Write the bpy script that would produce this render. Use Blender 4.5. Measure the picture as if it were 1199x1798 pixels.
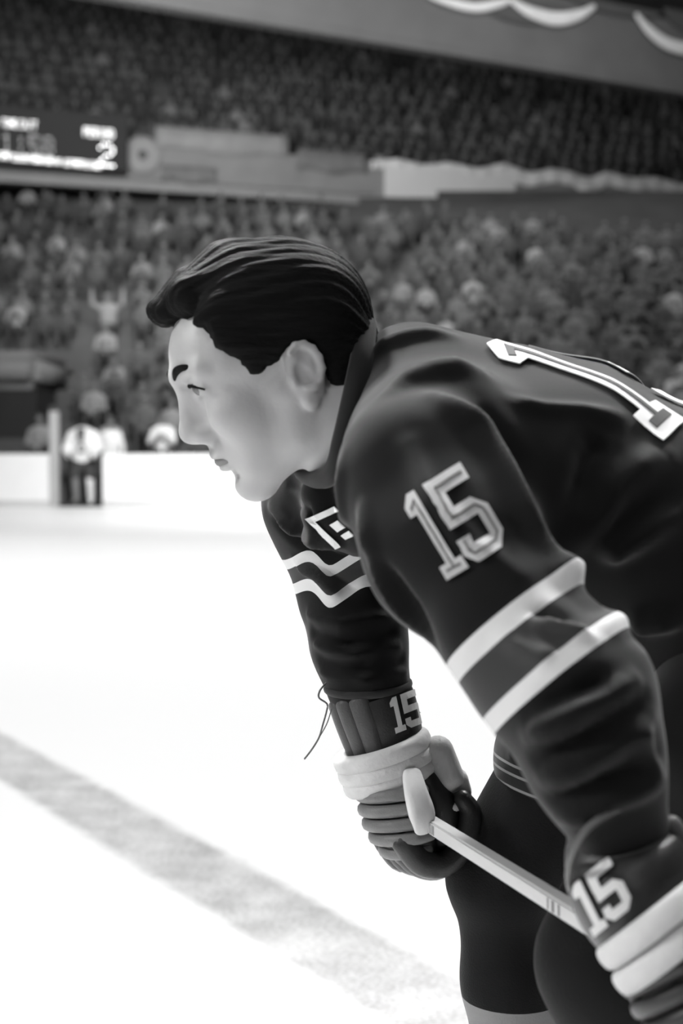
import bpy, bmesh, math, random
import numpy as np
from mathutils import Vector, Matrix
from mathutils.bvhtree import BVHTree
random.seed(7); rng = np.random.default_rng(7)
for o in list(bpy.data.objects): bpy.data.objects.remove(o)
SC = bpy.context.scene; COL = SC.collection

# ------------------------------------------------------------------ camera
CAMZ = 1.15; FPX = 2497.2; PITCH = math.atan((899 - 790) / FPX)
cam_d = bpy.data.cameras.new('camera'); cam = bpy.data.objects.new('camera', cam_d); COL.objects.link(cam)
cam.location = (0, 0, CAMZ); cam.rotation_euler = (math.pi / 2 - PITCH, 0, 0)
cam_d.sensor_fit = 'VERTICAL'; cam_d.sensor_height = 36; cam_d.sensor_width = 24; cam_d.lens = 50
cam_d.clip_start = .05; cam_d.clip_end = 400
cam_d.dof.use_dof = True; cam_d.dof.focus_distance = 1.62; cam_d.dof.aperture_fstop = 4.6
SC.camera = cam

# ------------------------------------------------------------------ world, light, exposure
SC.view_settings.view_transform = 'Standard'; SC.view_settings.look = 'None'
SC.view_settings.gamma = 1; SC.view_settings.use_curve_mapping = False
SC.view_settings.exposure = 0.0
w = bpy.data.worlds.new('arena_air'); SC.world = w; w.use_nodes = True
w.node_tree.nodes['Background'].inputs[0].default_value = (.5, .5, .5, 1)
w.node_tree.nodes['Background'].inputs[1].default_value = .12
LAMPS = []
def lamp(x, y, z, size, power, spread, rx=0.0, ry=0.0):
    l = bpy.data.lights.new('arena_or_fill_lamp', 'AREA'); l.shape = 'SQUARE'; l.size = size; l.energy = power
    l.spread = math.radians(spread); l.color = (1, 1, 1)
    o = bpy.data.objects.new('arena_or_fill_lamp', l); COL.objects.link(o); o.location = (x, y, z)
    o.rotation_euler = (rx, ry, 0); LAMPS.append(o)
for yy in (-5, 3, 11, 19):
    for xx in (-9, 0, 9):
        lamp(xx, yy, 15.5, 2.5, 112 if yy < 10 else (500 if yy < 15 else 280), 105)
lamp(-13, .5, 8.0, 2.0, 125, 50, 0, math.radians(-61))       # the banks of floods over the near side boards
lamp(-3, -9, 11.0, 1.6, 45, 60, math.radians(42), math.radians(-10))
lamp(9, 32, 20.0, 3, 900, 120, math.radians(25), 0)  # added fill lamp that lifts the right side of the lower stand
lamp(-4, 22, 8.6, 3, 1050, 80, math.radians(99), 0)  # added fill turned on the balcony front and upper crowd, its back unseen
lamp(4, 9, 11.0, 1.2, 36, 25, math.radians(-37.8), math.radians(22))  # added narrow backlight on the player, brightens the shoulder tops
lamp(-4, 8, 11.0, 1.2, 72, 25, math.radians(-33.9), math.radians(-20))  # second added backlight, from the left, for the slope by the collar
lamp(0, 13, 12.0, 3, 700, 60, math.radians(58), 0)      # added lamp over mid rink, brightens the far boards and lowest rows

# ------------------------------------------------------------------ helpers
def W(px, py, Y):
    a = (px - 599.5) / FPX; b = -(py - 899) / FPX
    d = np.array([a, math.cos(PITCH) + b * math.sin(PITCH), -math.sin(PITCH) + b * math.cos(PITCH)])
    return np.array([0, 0, CAMZ]) + d * (Y / d[1])

def nd(nt, kind, **kw):
    n = nt.nodes.new(kind)
    for k, v in kw.items():
        if k in n.inputs.keys(): n.inputs[k].default_value = v
        else: setattr(n, k, v)
    return n
def mat(name, val, rough=.7, var=.12, scale=30., bump=0., bscale=400., sheen=0., spec=.3, emit=0., metal=0., objcol=False, stretch=None):
    m = bpy.data.materials.new(name); m.use_nodes = True; nt = m.node_tree; b = nt.nodes['Principled BSDF']
    tc = nt.nodes.new('ShaderNodeTexCoord'); vec = tc.outputs['Object']
    if stretch:
        mp = nt.nodes.new('ShaderNodeMapping'); mp.inputs['Scale'].default_value = stretch
        nt.links.new(vec, mp.inputs[0]); vec = mp.outputs[0]
    n = nd(nt, 'ShaderNodeTexNoise', Scale=scale, Detail=4.); nt.links.new(vec, n.inputs['Vector'])
    r = nt.nodes.new('ShaderNodeMapRange'); r.inputs[3].default_value = 1 - var; r.inputs[4].default_value = 1 + var
    nt.links.new(n.outputs[0], r.inputs[0])
    mul = nt.nodes.new('ShaderNodeMath'); mul.operation = 'MULTIPLY'
    nt.links.new(r.outputs[0], mul.inputs[0]); mul.inputs[1].default_value = val
    if objcol:
        oi = nt.nodes.new('ShaderNodeObjectInfo'); nt.links.new(oi.outputs['Color'], mul.inputs[1])
    nt.links.new(mul.outputs[0], b.inputs['Base Color'])
    b.inputs['Roughness'].default_value = rough; b.inputs['Specular IOR Level'].default_value = spec
    b.inputs['Metallic'].default_value = metal
    if sheen: b.inputs['Sheen Weight'].default_value = sheen; b.inputs['Sheen Roughness'].default_value = .45
    if emit:
        b.inputs['Emission Color'].default_value = (1, 1, 1, 1); b.inputs['Emission Strength'].default_value = emit
    if bump:
        n2 = nd(nt, 'ShaderNodeTexNoise', Scale=bscale, Detail=3.); nt.links.new(vec, n2.inputs['Vector'])
        bp = nt.nodes.new('ShaderNodeBump'); bp.inputs['Strength'].default_value = bump; bp.inputs['Distance'].default_value = .002
        nt.links.new(n2.outputs[0], bp.inputs['Height']); nt.links.new(bp.outputs[0], b.inputs['Normal'])
    m['mul'] = mul.name
    return m

def smin(a, b, k):
    h = np.clip(.5 + .5 * (b - a) / k, 0, 1)
    return b * (1 - h) + a * h - k * h * (1 - h)
def cone_d(X, Y, Z, a, b, ra, rb, sc=(1, 1, 1)):
    sx, sy, sz = sc
    px, py, pz = (X - a[0]) / sx, (Y - a[1]) / sy, (Z - a[2]) / sz
    bx, by, bz = (b[0] - a[0]) / sx, (b[1] - a[1]) / sy, (b[2] - a[2]) / sz
    t = np.clip((px * bx + py * by + pz * bz) / (bx * bx + by * by + bz * bz + 1e-12), 0, 1)
    return np.sqrt((px - t * bx) ** 2 + (py - t * by) ** 2 + (pz - t * bz) ** 2) - (ra + (rb - ra) * t)
def ell_d(X, Y, Z, c, r):
    px, py, pz = X - c[0], Y - c[1], Z - c[2]
    k0 = np.sqrt((px / r[0]) ** 2 + (py / r[1]) ** 2 + (pz / r[2]) ** 2)
    k1 = np.sqrt((px / r[0] ** 2) ** 2 + (py / r[1] ** 2) ** 2 + (pz / r[2] ** 2) ** 2) + 1e-9
    return k0 * (k0 - 1) / k1

class Field:
    def __init__(s, xs, ys, zs):
        s.ax = [np.asarray(a, dtype=np.float32) for a in (xs, ys, zs)]
        s.F = np.full([len(a) for a in s.ax], .2, dtype=np.float32)
    def op(s, lo, hi, fn, k=.02, mode='add'):
        sl = []
        for a, l, h in zip(s.ax, lo, hi):
            i = max(0, np.searchsorted(a, l) - 1); j = min(len(a), np.searchsorted(a, h) + 1)
            if j <= i: return
            sl.append(slice(i, j))
        X = s.ax[0][sl[0]][:, None, None]; Y = s.ax[1][sl[1]][None, :, None]; Z = s.ax[2][sl[2]][None, None, :]
        d = fn(X, Y, Z); cur = s.F[tuple(sl)]
        if mode == 'add': s.F[tuple(sl)] = smin(cur, d, k)
        else: s.F[tuple(sl)] = -smin(-cur, d, k)          # cut away
    def cone(s, a, b, ra, rb, k=.02, sc=(1, 1, 1), mode='add'):
        m = k + .03
        r = max(ra, rb)
        lo = [min(a[i], b[i]) - r * sc[i] - m for i in range(3)]; hi = [max(a[i], b[i]) + r * sc[i] + m for i in range(3)]
        s.op(lo, hi, lambda X, Y, Z: cone_d(X, Y, Z, a, b, ra, rb, sc) * min(1, min(sc)), k, mode)
    def chain(s, pts, k=.02, sc=(1, 1, 1)):
        for (a, ra), (b, rb) in zip(pts[:-1], pts[1:]): s.cone(a, b, ra, rb, k, sc)
    def ell(s, c, r, k=.02, mode='add'):
        m = k + .03
        s.op([c[i] - r[i] - m for i in range(3)], [c[i] + r[i] + m for i in range(3)], lambda X, Y, Z: ell_d(X, Y, Z, c, r), k, mode)
    def mesh(s):
        F = s.F; F[0] = F[-1] = .2; F[:, 0] = F[:, -1] = .2; F[:, :, 0] = F[:, :, -1] = .2
        ins = F < 0
        nx, ny, nz = F.shape
        cnt = np.zeros((nx - 1, ny - 1, nz - 1), np.int8)
        for i in (0, 1):
            for j in (0, 1):
                for k in (0, 1):
                    cnt += ins[i:nx - 1 + i, j:ny - 1 + j, k:nz - 1 + k]
        act = (cnt > 0) & (cnt < 8)
        I, J, K = np.nonzero(act)
        idx = np.full(act.shape, -1, np.int64); idx[I, J, K] = np.arange(len(I))
        pos = np.zeros((len(I), 3)); n = np.zeros(len(I))
        cs = [(i, j, k) for i in (0, 1) for j in (0, 1) for k in (0, 1)]
        for c in cs:
            for d in range(3):
                if c[d]: continue
                e = list(c); e[d] = 1
                fa = F[I + c[0], J + c[1], K + c[2]]; fb = F[I + e[0], J + e[1], K + e[2]]
                m = (fa < 0) != (fb < 0); t = np.where(m, fa / (fa - fb + 1e-20), 0)
                for q, A in enumerate((I, J, K)):
                    va = s.ax[q][A + c[q]]; vb = s.ax[q][A + e[q]]
                    pos[:, q] += np.where(m, va + t * (vb - va), 0)
                n += m
        pos /= n[:, None]
        quads = []
        for d in range(3):
            sa = [slice(1, -1)] * 3; sb = [slice(1, -1)] * 3
            sa[d] = slice(0, -1); sb[d] = slice(1, None)
            A = ins[tuple(sa)]; B = ins[tuple(sb)]
            ii = np.nonzero(A != B); flip = A[ii]
            g = [ii[q] + (0 if q == d else 1) for q in range(3)]
            u, v = [(1, 2), (2, 0), (0, 1)][d]
            def cell(du, dv):
                h = list(g); h[u] = h[u] - du; h[v] = h[v] - dv
                return idx[h[0], h[1], h[2]]
            q = np.stack([cell(1, 1), cell(0, 1), cell(0, 0), cell(1, 0)], 1)
            q[~flip] = q[~flip][:, ::-1]
            quads.append(q)
        return pos, np.concatenate(quads)

def relax(v, q, it=2, lam=.5):
    e = np.concatenate([q[:, [0, 1]], q[:, [1, 2]], q[:, [2, 3]], q[:, [3, 0]]])
    for _ in range(it):
        s = np.zeros_like(v); c = np.zeros(len(v))
        np.add.at(s, e[:, 0], v[e[:, 1]]); np.add.at(c, e[:, 0], 1)
        np.add.at(s, e[:, 1], v[e[:, 0]]); np.add.at(c, e[:, 1], 1)
        v = v + lam * (s / c[:, None] - v)
    return v
def vnormals(v, q):
    n = np.cross(v[q[:, 2]] - v[q[:, 0]], v[q[:, 3]] - v[q[:, 1]])
    out = np.zeros_like(v)
    for i in range(4): np.add.at(out, q[:, i], n)
    return out / (np.linalg.norm(out, axis=1)[:, None] + 1e-12)

def fast_mesh(name, v, q):
    me = bpy.data.meshes.new(name); q = np.asarray(q)
    me.vertices.add(len(v)); me.vertices.foreach_set('co', np.asarray(v, dtype=np.float32).ravel())
    me.loops.add(q.size); me.loops.foreach_set('vertex_index', q.astype(np.int32).ravel())
    me.polygons.add(len(q)); me.polygons.foreach_set('loop_start', np.arange(0, q.size, q.shape[1], dtype=np.int32))
    me.update(calc_edges=True); me.validate()
    me.polygons.foreach_set('use_smooth', np.ones(len(me.polygons), dtype=bool))
    return me
def link(name, me, mats, root=None):
    o = bpy.data.objects.new(name, me); COL.objects.link(o)
    for m in (mats if isinstance(mats, (list, tuple)) else [mats]): me.materials.append(m)
    if root is not None:
        o.parent = root
        p = root
        off = Vector((0, 0, 0))
        while p is not None: off += p.location; p = p.parent
        me.transform(Matrix.Translation(-off))
    return o
def tag(o, label=None, cat=None, group=None, kind=None):
    if label: o['label'] = label
    if cat: o['category'] = cat
    if group: o['group'] = group
    if kind: o['kind'] = kind
    return o
def empty(name, loc):
    o = bpy.data.objects.new(name, None); COL.objects.link(o); o.location = loc; o.empty_display_size = .1
    return o
def bm_mesh(name, bm, smooth=False):
    me = bpy.data.meshes.new(name); bmesh.ops.recalc_face_normals(bm, faces=bm.faces[:]); bm.to_mesh(me); bm.free()
    if smooth:
        for p in me.polygons: p.use_smooth = True
    return me
def box(bm, x0, x1, y0, y1, z0, z1, M=None):
    vs = [bm.verts.new((x, y, z)) for x in (x0, x1) for y in (y0, y1) for z in (z0, z1)]
    for f in ((0, 1, 3, 2), (4, 6, 7, 5), (0, 4, 5, 1), (2, 3, 7, 6), (0, 2, 6, 4), (1, 5, 7, 3)): bm.faces.new([vs[i] for i in f])
    if M is not None: bmesh.ops.transform(bm, matrix=M, verts=vs)
    return vs
def sweep(bm, pts, rads, up=(0, 0, 1), seg=16, closed=False, power=2.0, sub=6):
    """rounded sweep through pts; rads = (ra along side, rb along up) per point; caps taper round."""
    P = [Vector(p) for p in pts]; n = len(P)
    R = [(r, r) if not isinstance(r, (tuple, list)) else r for r in rads]
    Q = []; RR = []
    def cr(a, b, c, d, t): return .5 * ((2 * b) + (c - a) * t + (2 * a - 5 * b + 4 * c - d) * t * t + (3 * b - a - 3 * c + d) * t ** 3)
    segs = n if closed else n - 1
    for i in range(segs):
        g = (lambda k: k % n) if closed else (lambda k: min(max(k, 0), n - 1))
        for s in range(sub):
            t = s / sub
            Q.append(Vector([cr(P[g(i - 1)][c], P[g(i)][c], P[g(i + 1)][c], P[g(i + 2)][c], t) for c in range(3)]))
            RR.append([cr(R[g(i - 1)][c], R[g(i)][c], R[g(i + 1)][c], R[g(i + 2)][c], t) for c in range(2)])
    if not closed: Q.append(P[-1]); RR.append(list(R[-1]))
    if not closed:                                            # round the ends
        def cap(p, d, r):
            L = min(r)
            return [(p + d * (L * math.sin(a)), [r[0] * math.cos(a), r[1] * math.cos(a)]) for a in (.35, .7, 1.05, 1.35)]
        c0 = cap(Q[0], (Q[0] - Q[1]).normalized(), RR[0]); c1 = cap(Q[-1], (Q[-1] - Q[-2]).normalized(), RR[-1])
        Q = [c[0] for c in c0[::-1]] + Q + [c[0] for c in c1]; RR = [c[1] for c in c0[::-1]] + RR + [c[1] for c in c1]
    rings = []; m = len(Q); U = Vector(up)
    for i in range(m):
        a = Q[(i - 1) % m] if closed else Q[max(i - 1, 0)]; b = Q[(i + 1) % m] if closed else Q[min(i + 1, m - 1)]
        T = (b - a).normalized(); S = T.cross(U)
        if S.length < 1e-4: S = T.cross(Vector((1, 0, 0)))
        S.normalize(); V = S.cross(T)
        ring = []
        for k in range(seg):
            th = 2 * math.pi * k / seg; c, s = math.cos(th), math.sin(th)
            c = math.copysign(abs(c) ** (2 / power), c); s = math.copysign(abs(s) ** (2 / power), s)
            ring.append(bm.verts.new(Q[i] + S * (RR[i][0] * c) + V * (RR[i][1] * s)))
        rings.append(ring)
    for i in range(m if closed else m - 1):
        A, B = rings[i], rings[(i + 1) % m]
        for k in range(seg): bm.faces.new((A[k], A[(k + 1) % seg], B[(k + 1) % seg], B[k]))
    if not closed: bm.faces.new(rings[0][::-1]); bm.faces.new(rings[-1])
def sweep_mesh(name, *a, **k):
    bm = bmesh.new(); sweep(bm, *a, **k); return bm_mesh(name, bm, True)
def bvh_of(v, q): return BVHTree.FromPolygons([tuple(x) for x in v], [tuple(int(i) for i in x) for x in q])
def bvh_me(me): return BVHTree.FromPolygons([tuple(x.co) for x in me.vertices], [tuple(p.vertices) for p in me.polygons])
CAMP = Vector((0, 0, CAMZ))
def hit(bvh, px, py):
    d = Vector(W(px, py, 5.0)) - CAMP; d.normalize()
    h = bvh.ray_cast(CAMP, d)
    return h[0]

# glyph outlines, height 1
ONE = [(0, .76), (0, .88), (.17, 1), (.37, 1), (.37, .16), (.52, .16), (.52, 0), (0, 0), (0, .16), (.16, .16), (.16, .76)]
FIVE = [(0, 1), (.64, 1), (.64, .81), (.2, .81), (.2, .63), (.5, .63), (.68, .48), (.68, .16), (.52, 0), (.14, 0), (0, .13), (0, .3), (.2, .3), (.2, .19), (.48, .19), (.48, .44), (0, .44)]
ONE_L = [[(.1, .83), (.265, .9), (.265, .08)], [(.09, .08), (.43, .08)]]
FIVE_L = [[(.58, .905), (.1, .905), (.1, .535), (.5, .535), (.58, .46), (.58, .17), (.49, .095), (.15, .095), (.1, .17), (.1, .27)]]
def strip(pl, wd):
    """polygon of a mitred line"""
    n = len(pl); L = []; Rr = []
    for i, p in enumerate(pl):
        a = Vector(pl[max(i - 1, 0)]); b = Vector(pl[min(i + 1, n - 1)]); c = Vector(p)
        d1 = (c - a).normalized() if i else (b - c).normalized(); d2 = (b - c).normalized() if i < n - 1 else d1
        nn = Vector((-(d1 + d2).y, (d1 + d2).x)).normalized(); cs = max(.4, nn.dot(Vector((-d1.y, d1.x))))
        L.append(tuple(c + nn * (wd / 2 / cs))); Rr.append(tuple(c - nn * (wd / 2 / cs)))
    return L + Rr[::-1]
def decal(name, polys, place, ray, bvh, off, step, mt, root, thick=.0012, label=None):
    """flat cloth shapes laid on to a curved surface: place(gx,gy)->start point, ray = direction or callable"""
    bm = bmesh.new()
    for poly in polys:
        xs = [p[0] for p in poly]; ys = [p[1] for p in poly]
        f = bm.faces.new([bm.verts.new((x, y, 0)) for x, y in poly])
    bmesh.ops.triangulate(bm, faces=bm.faces[:])
    allx = [v.co.x for v in bm.verts]; ally = [v.co.y for v in bm.verts]
    x = min(allx) + step
    while x < max(allx):
        bmesh.ops.bisect_plane(bm, geom=bm.verts[:] + bm.edges[:] + bm.faces[:], plane_co=(x, 0, 0), plane_no=(1, 0, 0)); x += step
    y = min(ally) + step
    while y < max(ally):
        bmesh.ops.bisect_plane(bm, geom=bm.verts[:] + bm.edges[:] + bm.faces[:], plane_co=(0, y, 0), plane_no=(0, 1, 0)); y += step
    bad = []; nor = {}
    for v in bm.verts:
        p = Vector(place(v.co.x, v.co.y)); d = ray(p) if callable(ray) else Vector(ray)
        h = bvh.ray_cast(p, d.normalized())
        if h[0] is None: bad.append(v); continue
        n = h[1] if h[1].dot(d) < 0 else -h[1]
        nor[v] = n; v.co = h[0] + n * off
    bmesh.ops.delete(bm, geom=bad, context='VERTS')
    fs = bm.faces[:]
    r = bmesh.ops.extrude_face_region(bm, geom=fs)
    for e in r['geom']:
        if isinstance(e, bmesh.types.BMVert):
            pass
    bm.normal_update()
    low = [e for e in r['geom'] if isinstance(e, bmesh.types.BMVert)]
    dd = ray(Vector(place(0, 0))) if callable(ray) else Vector(ray)
    dd = dd.normalized()
    for v in low: v.co -= dd * thick
    me = bm_mesh(name, bm, False)
    o = link(name, me, mt, root)
    if label: o['label'] = label
    return o

# ------------------------------------------------------------------ materials
M_board = mat('white_board_paint', .84, .5, .03, 3)
M_kick = mat('board_kick_strip', .55, .6, .05, 3)
M_fascia = mat('balcony_front_paint', .27, .8, .25, 1.2)
M_fascia_top = mat('balcony_rail_paint', .30, .8, .15, 1.5)
M_sign = mat('plain_sign_paint', .8, .8, .06, 1.0)
M_tier = mat('dark_concrete', .09, .9, .3, .8)
M_seat = mat('seat_back_dark', .09, .8, .25, 2)
M_cloth_bunt = mat('bunting_cloth', .85, .9, .12, 2)
M_bunt_dark = mat('bunting_band', .10, .9, .12, 2)
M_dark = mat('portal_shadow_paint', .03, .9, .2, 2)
M_score = mat('scoreboard_black', .035, .7, .1, 3)
M_bulb = mat('lit_bulb', .9, .5, 0, 1, emit=1.5)
M_bulb_hi = mat('bright_bulb', .9, .5, 0, 1, emit=7.)
M_bulb_dim = mat('dim_bulb', .5, .5, 0, 1, emit=1.1)
M_coat = mat('spectator_clothes', .2, .9, .35, 6, objcol=True)
M_skin_far = mat('spectator_skin', .16, .7, .1, 8)
M_legs_far = mat('spectator_trousers', .06, .9, .2, 6)
M_hair_far = mat('spectator_hair', .045, .8, .1, 8)

# ================================================================== THE SETTING
# ice: white sheet with a worn painted line and skate cuts
def ground(px, py):
    a = (px - 599.5) / FPX; b = -(py - 899) / FPX
    d = np.array([a, math.cos(PITCH) + b * math.sin(PITCH), -math.sin(PITCH) + b * math.cos(PITCH)])
    return np.array([0, 0, CAMZ]) + d * (-CAMZ / d[2])
me = bpy.data.meshes.new('floor'); me.from_pydata([(-30, -14, 0), (30, -14, 0), (30, 60, 0), (-30, 60, 0)], [], [(0, 1, 2, 3)])
m = bpy.data.materials.new('rink_ice'); m.use_nodes = True; nt = m.node_tree; b = nt.nodes['Principled BSDF']
b.inputs['Roughness'].default_value = .42; b.inputs['Specular IOR Level'].default_value = .25
tc = nt.nodes.new('ShaderNodeTexCoord')
g1, g2 = ground(0, 1283), ground(780, 1700); h1, h2 = ground(0, 1362), ground(640, 1798)
dl = (g2 - g1)[:2]; dl /= np.linalg.norm(dl); nl = np.array([-dl[1], dl[0]])
s_top = float(nl @ g1[:2]); s_bot = float(nl @ h1[:2] + nl @ h2[:2]) / 2; s_top = float(nl @ g1[:2] + nl @ g2[:2]) / 2
print('line width', abs(s_top - s_bot), 'dir', dl)
cmid = (s_top + s_bot) / 2; hw = abs(s_top - s_bot) / 2
vd = nd(nt, 'ShaderNodeVectorMath', operation='DOT_PRODUCT'); vd.inputs[1].default_value = (nl[0], nl[1], 0)
nt.links.new(tc.outputs['Object'], vd.inputs[0])
def mth(op, a, b2=None, c=None):
    n = nt.nodes.new('ShaderNodeMath'); n.operation = op
    for i, x in enumerate((a, b2, c)):
        if x is None: continue
        if isinstance(x, (int, float)): n.inputs[i].default_value = x
        else: nt.links.new(x, n.inputs[i])
    return n.outputs[0]
def noise(scale, detail=6., rough=.65, stretch=None, rot=0.):
    mp = nt.nodes.new('ShaderNodeMapping'); nt.links.new(tc.outputs['Object'], mp.inputs[0])
    if stretch: mp.inputs['Scale'].default_value = stretch
    mp.inputs['Rotation'].default_value = (0, 0, rot)
    n = nd(nt, 'ShaderNodeTexNoise', Scale=scale, Detail=detail, Roughness=rough); nt.links.new(mp.outputs[0], n.inputs['Vector'])
    return n.outputs[0]
edge = mth('ADD', mth('ABSOLUTE', mth('SUBTRACT', vd.outputs['Value'], cmid)), mth('MULTIPLY', mth('SUBTRACT', noise(14.), .5), .05))
inside = nt.nodes.new('ShaderNodeMapRange'); inside.inputs[1].default_value = hw + .012; inside.inputs[2].default_value = hw - .03
nt.links.new(edge, inside.inputs[0])
speck = nt.nodes.new('ShaderNodeMapRange'); speck.inputs[1].default_value = .40; speck.inputs[2].default_value = .62
nt.links.new(mth('ADD', mth('MULTIPLY', noise(70., 8., .75, (1, 2.6, 1), .35), .72), mth('MULTIPLY', noise(6., 3., .6), .28)), speck.inputs[0])
paint = mth('MULTIPLY', inside.outputs[0], mth('ADD', mth('MULTIPLY', speck.outputs[0], .50), .09))
cut = nt.nodes.new('ShaderNodeMapRange'); cut.inputs[1].default_value = .60; cut.inputs[2].default_value = .75
nt.links.new(noise(5., 8., .7, (1, 5, 1), .5), cut.inputs[0])
tone = mth('SUBTRACT', .86, mth('ADD', paint, mth('MULTIPLY', cut.outputs[0], .05)))
nt.links.new(tone, b.inputs['Base Color'])
tag(link('floor', me, m), kind='structure')

# boards across the far side of the rink, with the open gate
YB = 28.7
def X_at(px, Y): return W(px, 800, Y)[0]
gx0, gx1 = X_at(108, YB), X_at(180, YB)
bm = bmesh.new()
for x0, x1 in ((-16, X_at(86, YB)), (gx1, 20)): box(bm, x0, x1, YB, YB + .12, 0, 1.07)
tag(link('wall_boards', bm_mesh('wall_boards', bm), M_board), kind='structure')
bm = bmesh.new()
for x0, x1 in ((-16, X_at(86, YB)), (gx1, 20)): box(bm, x0, x1, YB - .015, YB + .005, .0, .13)
tag(link('baseboard_boards', bm_mesh('baseboard_boards', bm), M_kick), kind='structure')

# stepped tiers
def tiers(bm, p0, d, n, run, rise, z0, length):
    """rows of steps; p0 start of the first row, d = row direction, back is 90 degrees left of d"""
    bk = Vector((-d.y, d.x, 0)); ang = math.atan2(d.y, d.x)
    for i in range(n):
        M = Matrix.Translation(Vector((p0[0], p0[1], 0)) + bk * (run * i)) @ Matrix.Rotation(ang, 4, 'Z')
        box(bm, 0, length, 0, run * (n - i), z0 + rise * (i - 1) - .02, z0 + rise * i, M)
LR, LH, LZ = .86, .39, .62       # lower stand: row depth, rise, first floor height
bm = bmesh.new(); tiers(bm, (-22, YB + .9), Vector((1, 0, 0)), 26, LR, LH, LZ, 44)
box(bm, -22, 22, YB + .8, YB + .92, 0, LZ)
tag(link('lower_seating_tier', bm_mesh('lower_seating_tier', bm), M_tier), kind='structure')
# middle balcony front
A20 = math.radians(20); dM = Vector((math.cos(A20), math.sin(A20), 0)); bM_ = Vector((-dM.y, dM.x, 0))
def on_line(px, base, d):
    """point of a plan line that stands under a picture column"""
    k = (px - 599.5) / FPX
    t = (k * base.y - base.x) / (d.x - k * d.y); return base + d * t
pM = on_line(0, Vector((-11.05, 46, 0)), dM)
def z_of(py, Y): return W(600, py, Y)[2]
zMb = z_of(318, 46.0); zMt = z_of(238, 46.0)
def fascia(name, base, d, t0, t1, z0, z1, th, mt):
    bm = bmesh.new(); M = Matrix.Translation(base) @ Matrix.Rotation(math.atan2(d.y, d.x), 4, 'Z')
    box(bm, t0, t1, 0, th, z0, z1, M); return tag(link(name, bm_mesh(name, bm), mt), kind='structure')
fascia('wall_balcony_front', pM, dM, -8, 46, zMb + .32, zMt, .35, M_fascia)
fascia('trim_1', pM, dM, -8, 46, zMb, zMb + .38, .5, M_fascia_top)
fascia('trim_2', pM, dM, -8, 46, zMt, zMt + .09, .4, M_fascia_top)
bm = bmesh.new(); tiers(bm, pM + bM_ * .4 - dM * 8, dM, 17, .9, .62, zMt - .55, 56)
tag(link('upper_seating_tier', bm_mesh('upper_seating_tier', bm), M_tier), kind='structure')
# upper balcony front
A30 = math.radians(30); dU = Vector((math.cos(A30), math.sin(A30), 0)); bU = Vector((-dU.y, dU.x, 0))
pU = Vector(((300 - 599.5) / FPX * 38, 38, 0)); zU = z_of(0, 38.0)
fascia('wall_upper_front', pU, dU, -14, 40, zU, zU + 2.1, .4, mat('upper_front_paint', .14, .8, .2, .8))
fascia('trim_3', pU, dU, -14, 40, zU - .18, zU + .02, .5, bpy.data.materials['upper_front_paint'])
bm = bmesh.new(); tiers(bm, pU + bU * .45 - dU * 14, dU, 2, .95, .5, zU + 1.5, 54)
tag(link('ceiling', bm_mesh('ceiling', bm), M_tier), kind='structure')
fascia('wall_back', pM + bM_ * 17, dM, -20, 70, 0, 40, .5, M_tier)

# ------------------------------------------------------------------ things on the balconies
def local_box_mesh(name, w_, h_, t_, bev=.03):
    bm = bmesh.new(); box(bm, 0, w_, -t_, 0, 0, h_)
    bmesh.ops.bevel(bm, geom=bm.edges[:], offset=bev, segments=2, affect='EDGES'); return bm_mesh(name, bm)
def stand_at(o, base, ang): o.location = base; o.rotation_euler = (0, 0, ang)
# plain light sign on the balcony front
s0 = on_line(672, pM, dM); s1 = on_line(900, pM, dM)
sg = empty('advertising_sign', s0 + Vector((0, 0, z_of(346, s0.y)))); sg.rotation_euler = (0, 0, A20)
sgw = (s1 - s0).length; sgh = z_of(288, s0.y) - z_of(346, s0.y)
tag(sg, 'pale blank rectangular sign on the balcony front above the lower stand', 'sign')
f = bpy.data.objects.new('panel', local_box_mesh('panel', sgw, sgh, .12)); COL.objects.link(f); f.data.materials.append(M_sign); f.parent = sg; f.location = (0, -.03, 0)
bm = bmesh.new(); box(bm, -.35, 0, -.1, .0, -.1, sgh + .25); f = link('post', bm_mesh('post', bm), M_fascia_top); f.parent = sg; f.location = (0, -.02, 0)
# wavy cloth draped over the rail
pts = []; bmd = bmesh.new(); cols = []
for i in range(121):
    px = 650 + i * (1240 - 650) / 120; P = on_line(px, pM, dM) - bM_ * .08
    yt = np.interp(px, [650, 720, 850, 880, 930, 1000, 1030, 1060, 1240], [279, 284, 293, 289, 300, 300, 312, 304, 326])
    hh = np.interp(px, [650, 850, 900, 1000, 1030, 1060, 1240], [14, 15, 26, 24, 34, 24, 24])
    yt += 3 * math.sin(px * .07)
    zt = z_of(yt, P.y); zb = z_of(yt + hh, P.y); wv = .015 * math.sin(px * .21) + .02 * math.sin(px * .047)
    cols.append([bmd.verts.new((P + bM_ * (.30 if k == 0 else -.05 - wv * k)).to_tuple()[:2] + (zz,)) for k, zz in enumerate((zt, zt, (zt + zb) / 2, zb))])
for a, c in zip(cols[:-1], cols[1:]):
    for k in range(3): bmd.faces.new((a[k], a[k + 1], c[k + 1], c[k]))
dr = link('draped_cloth', bm_mesh('draped_cloth', bmd, True), M_cloth_bunt)
md = dr.modifiers.new('s', 'SOLIDIFY'); md.thickness = .02
tag(dr, 'long pale cloth draped over the balcony rail behind the blank sign', 'drape')
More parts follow.
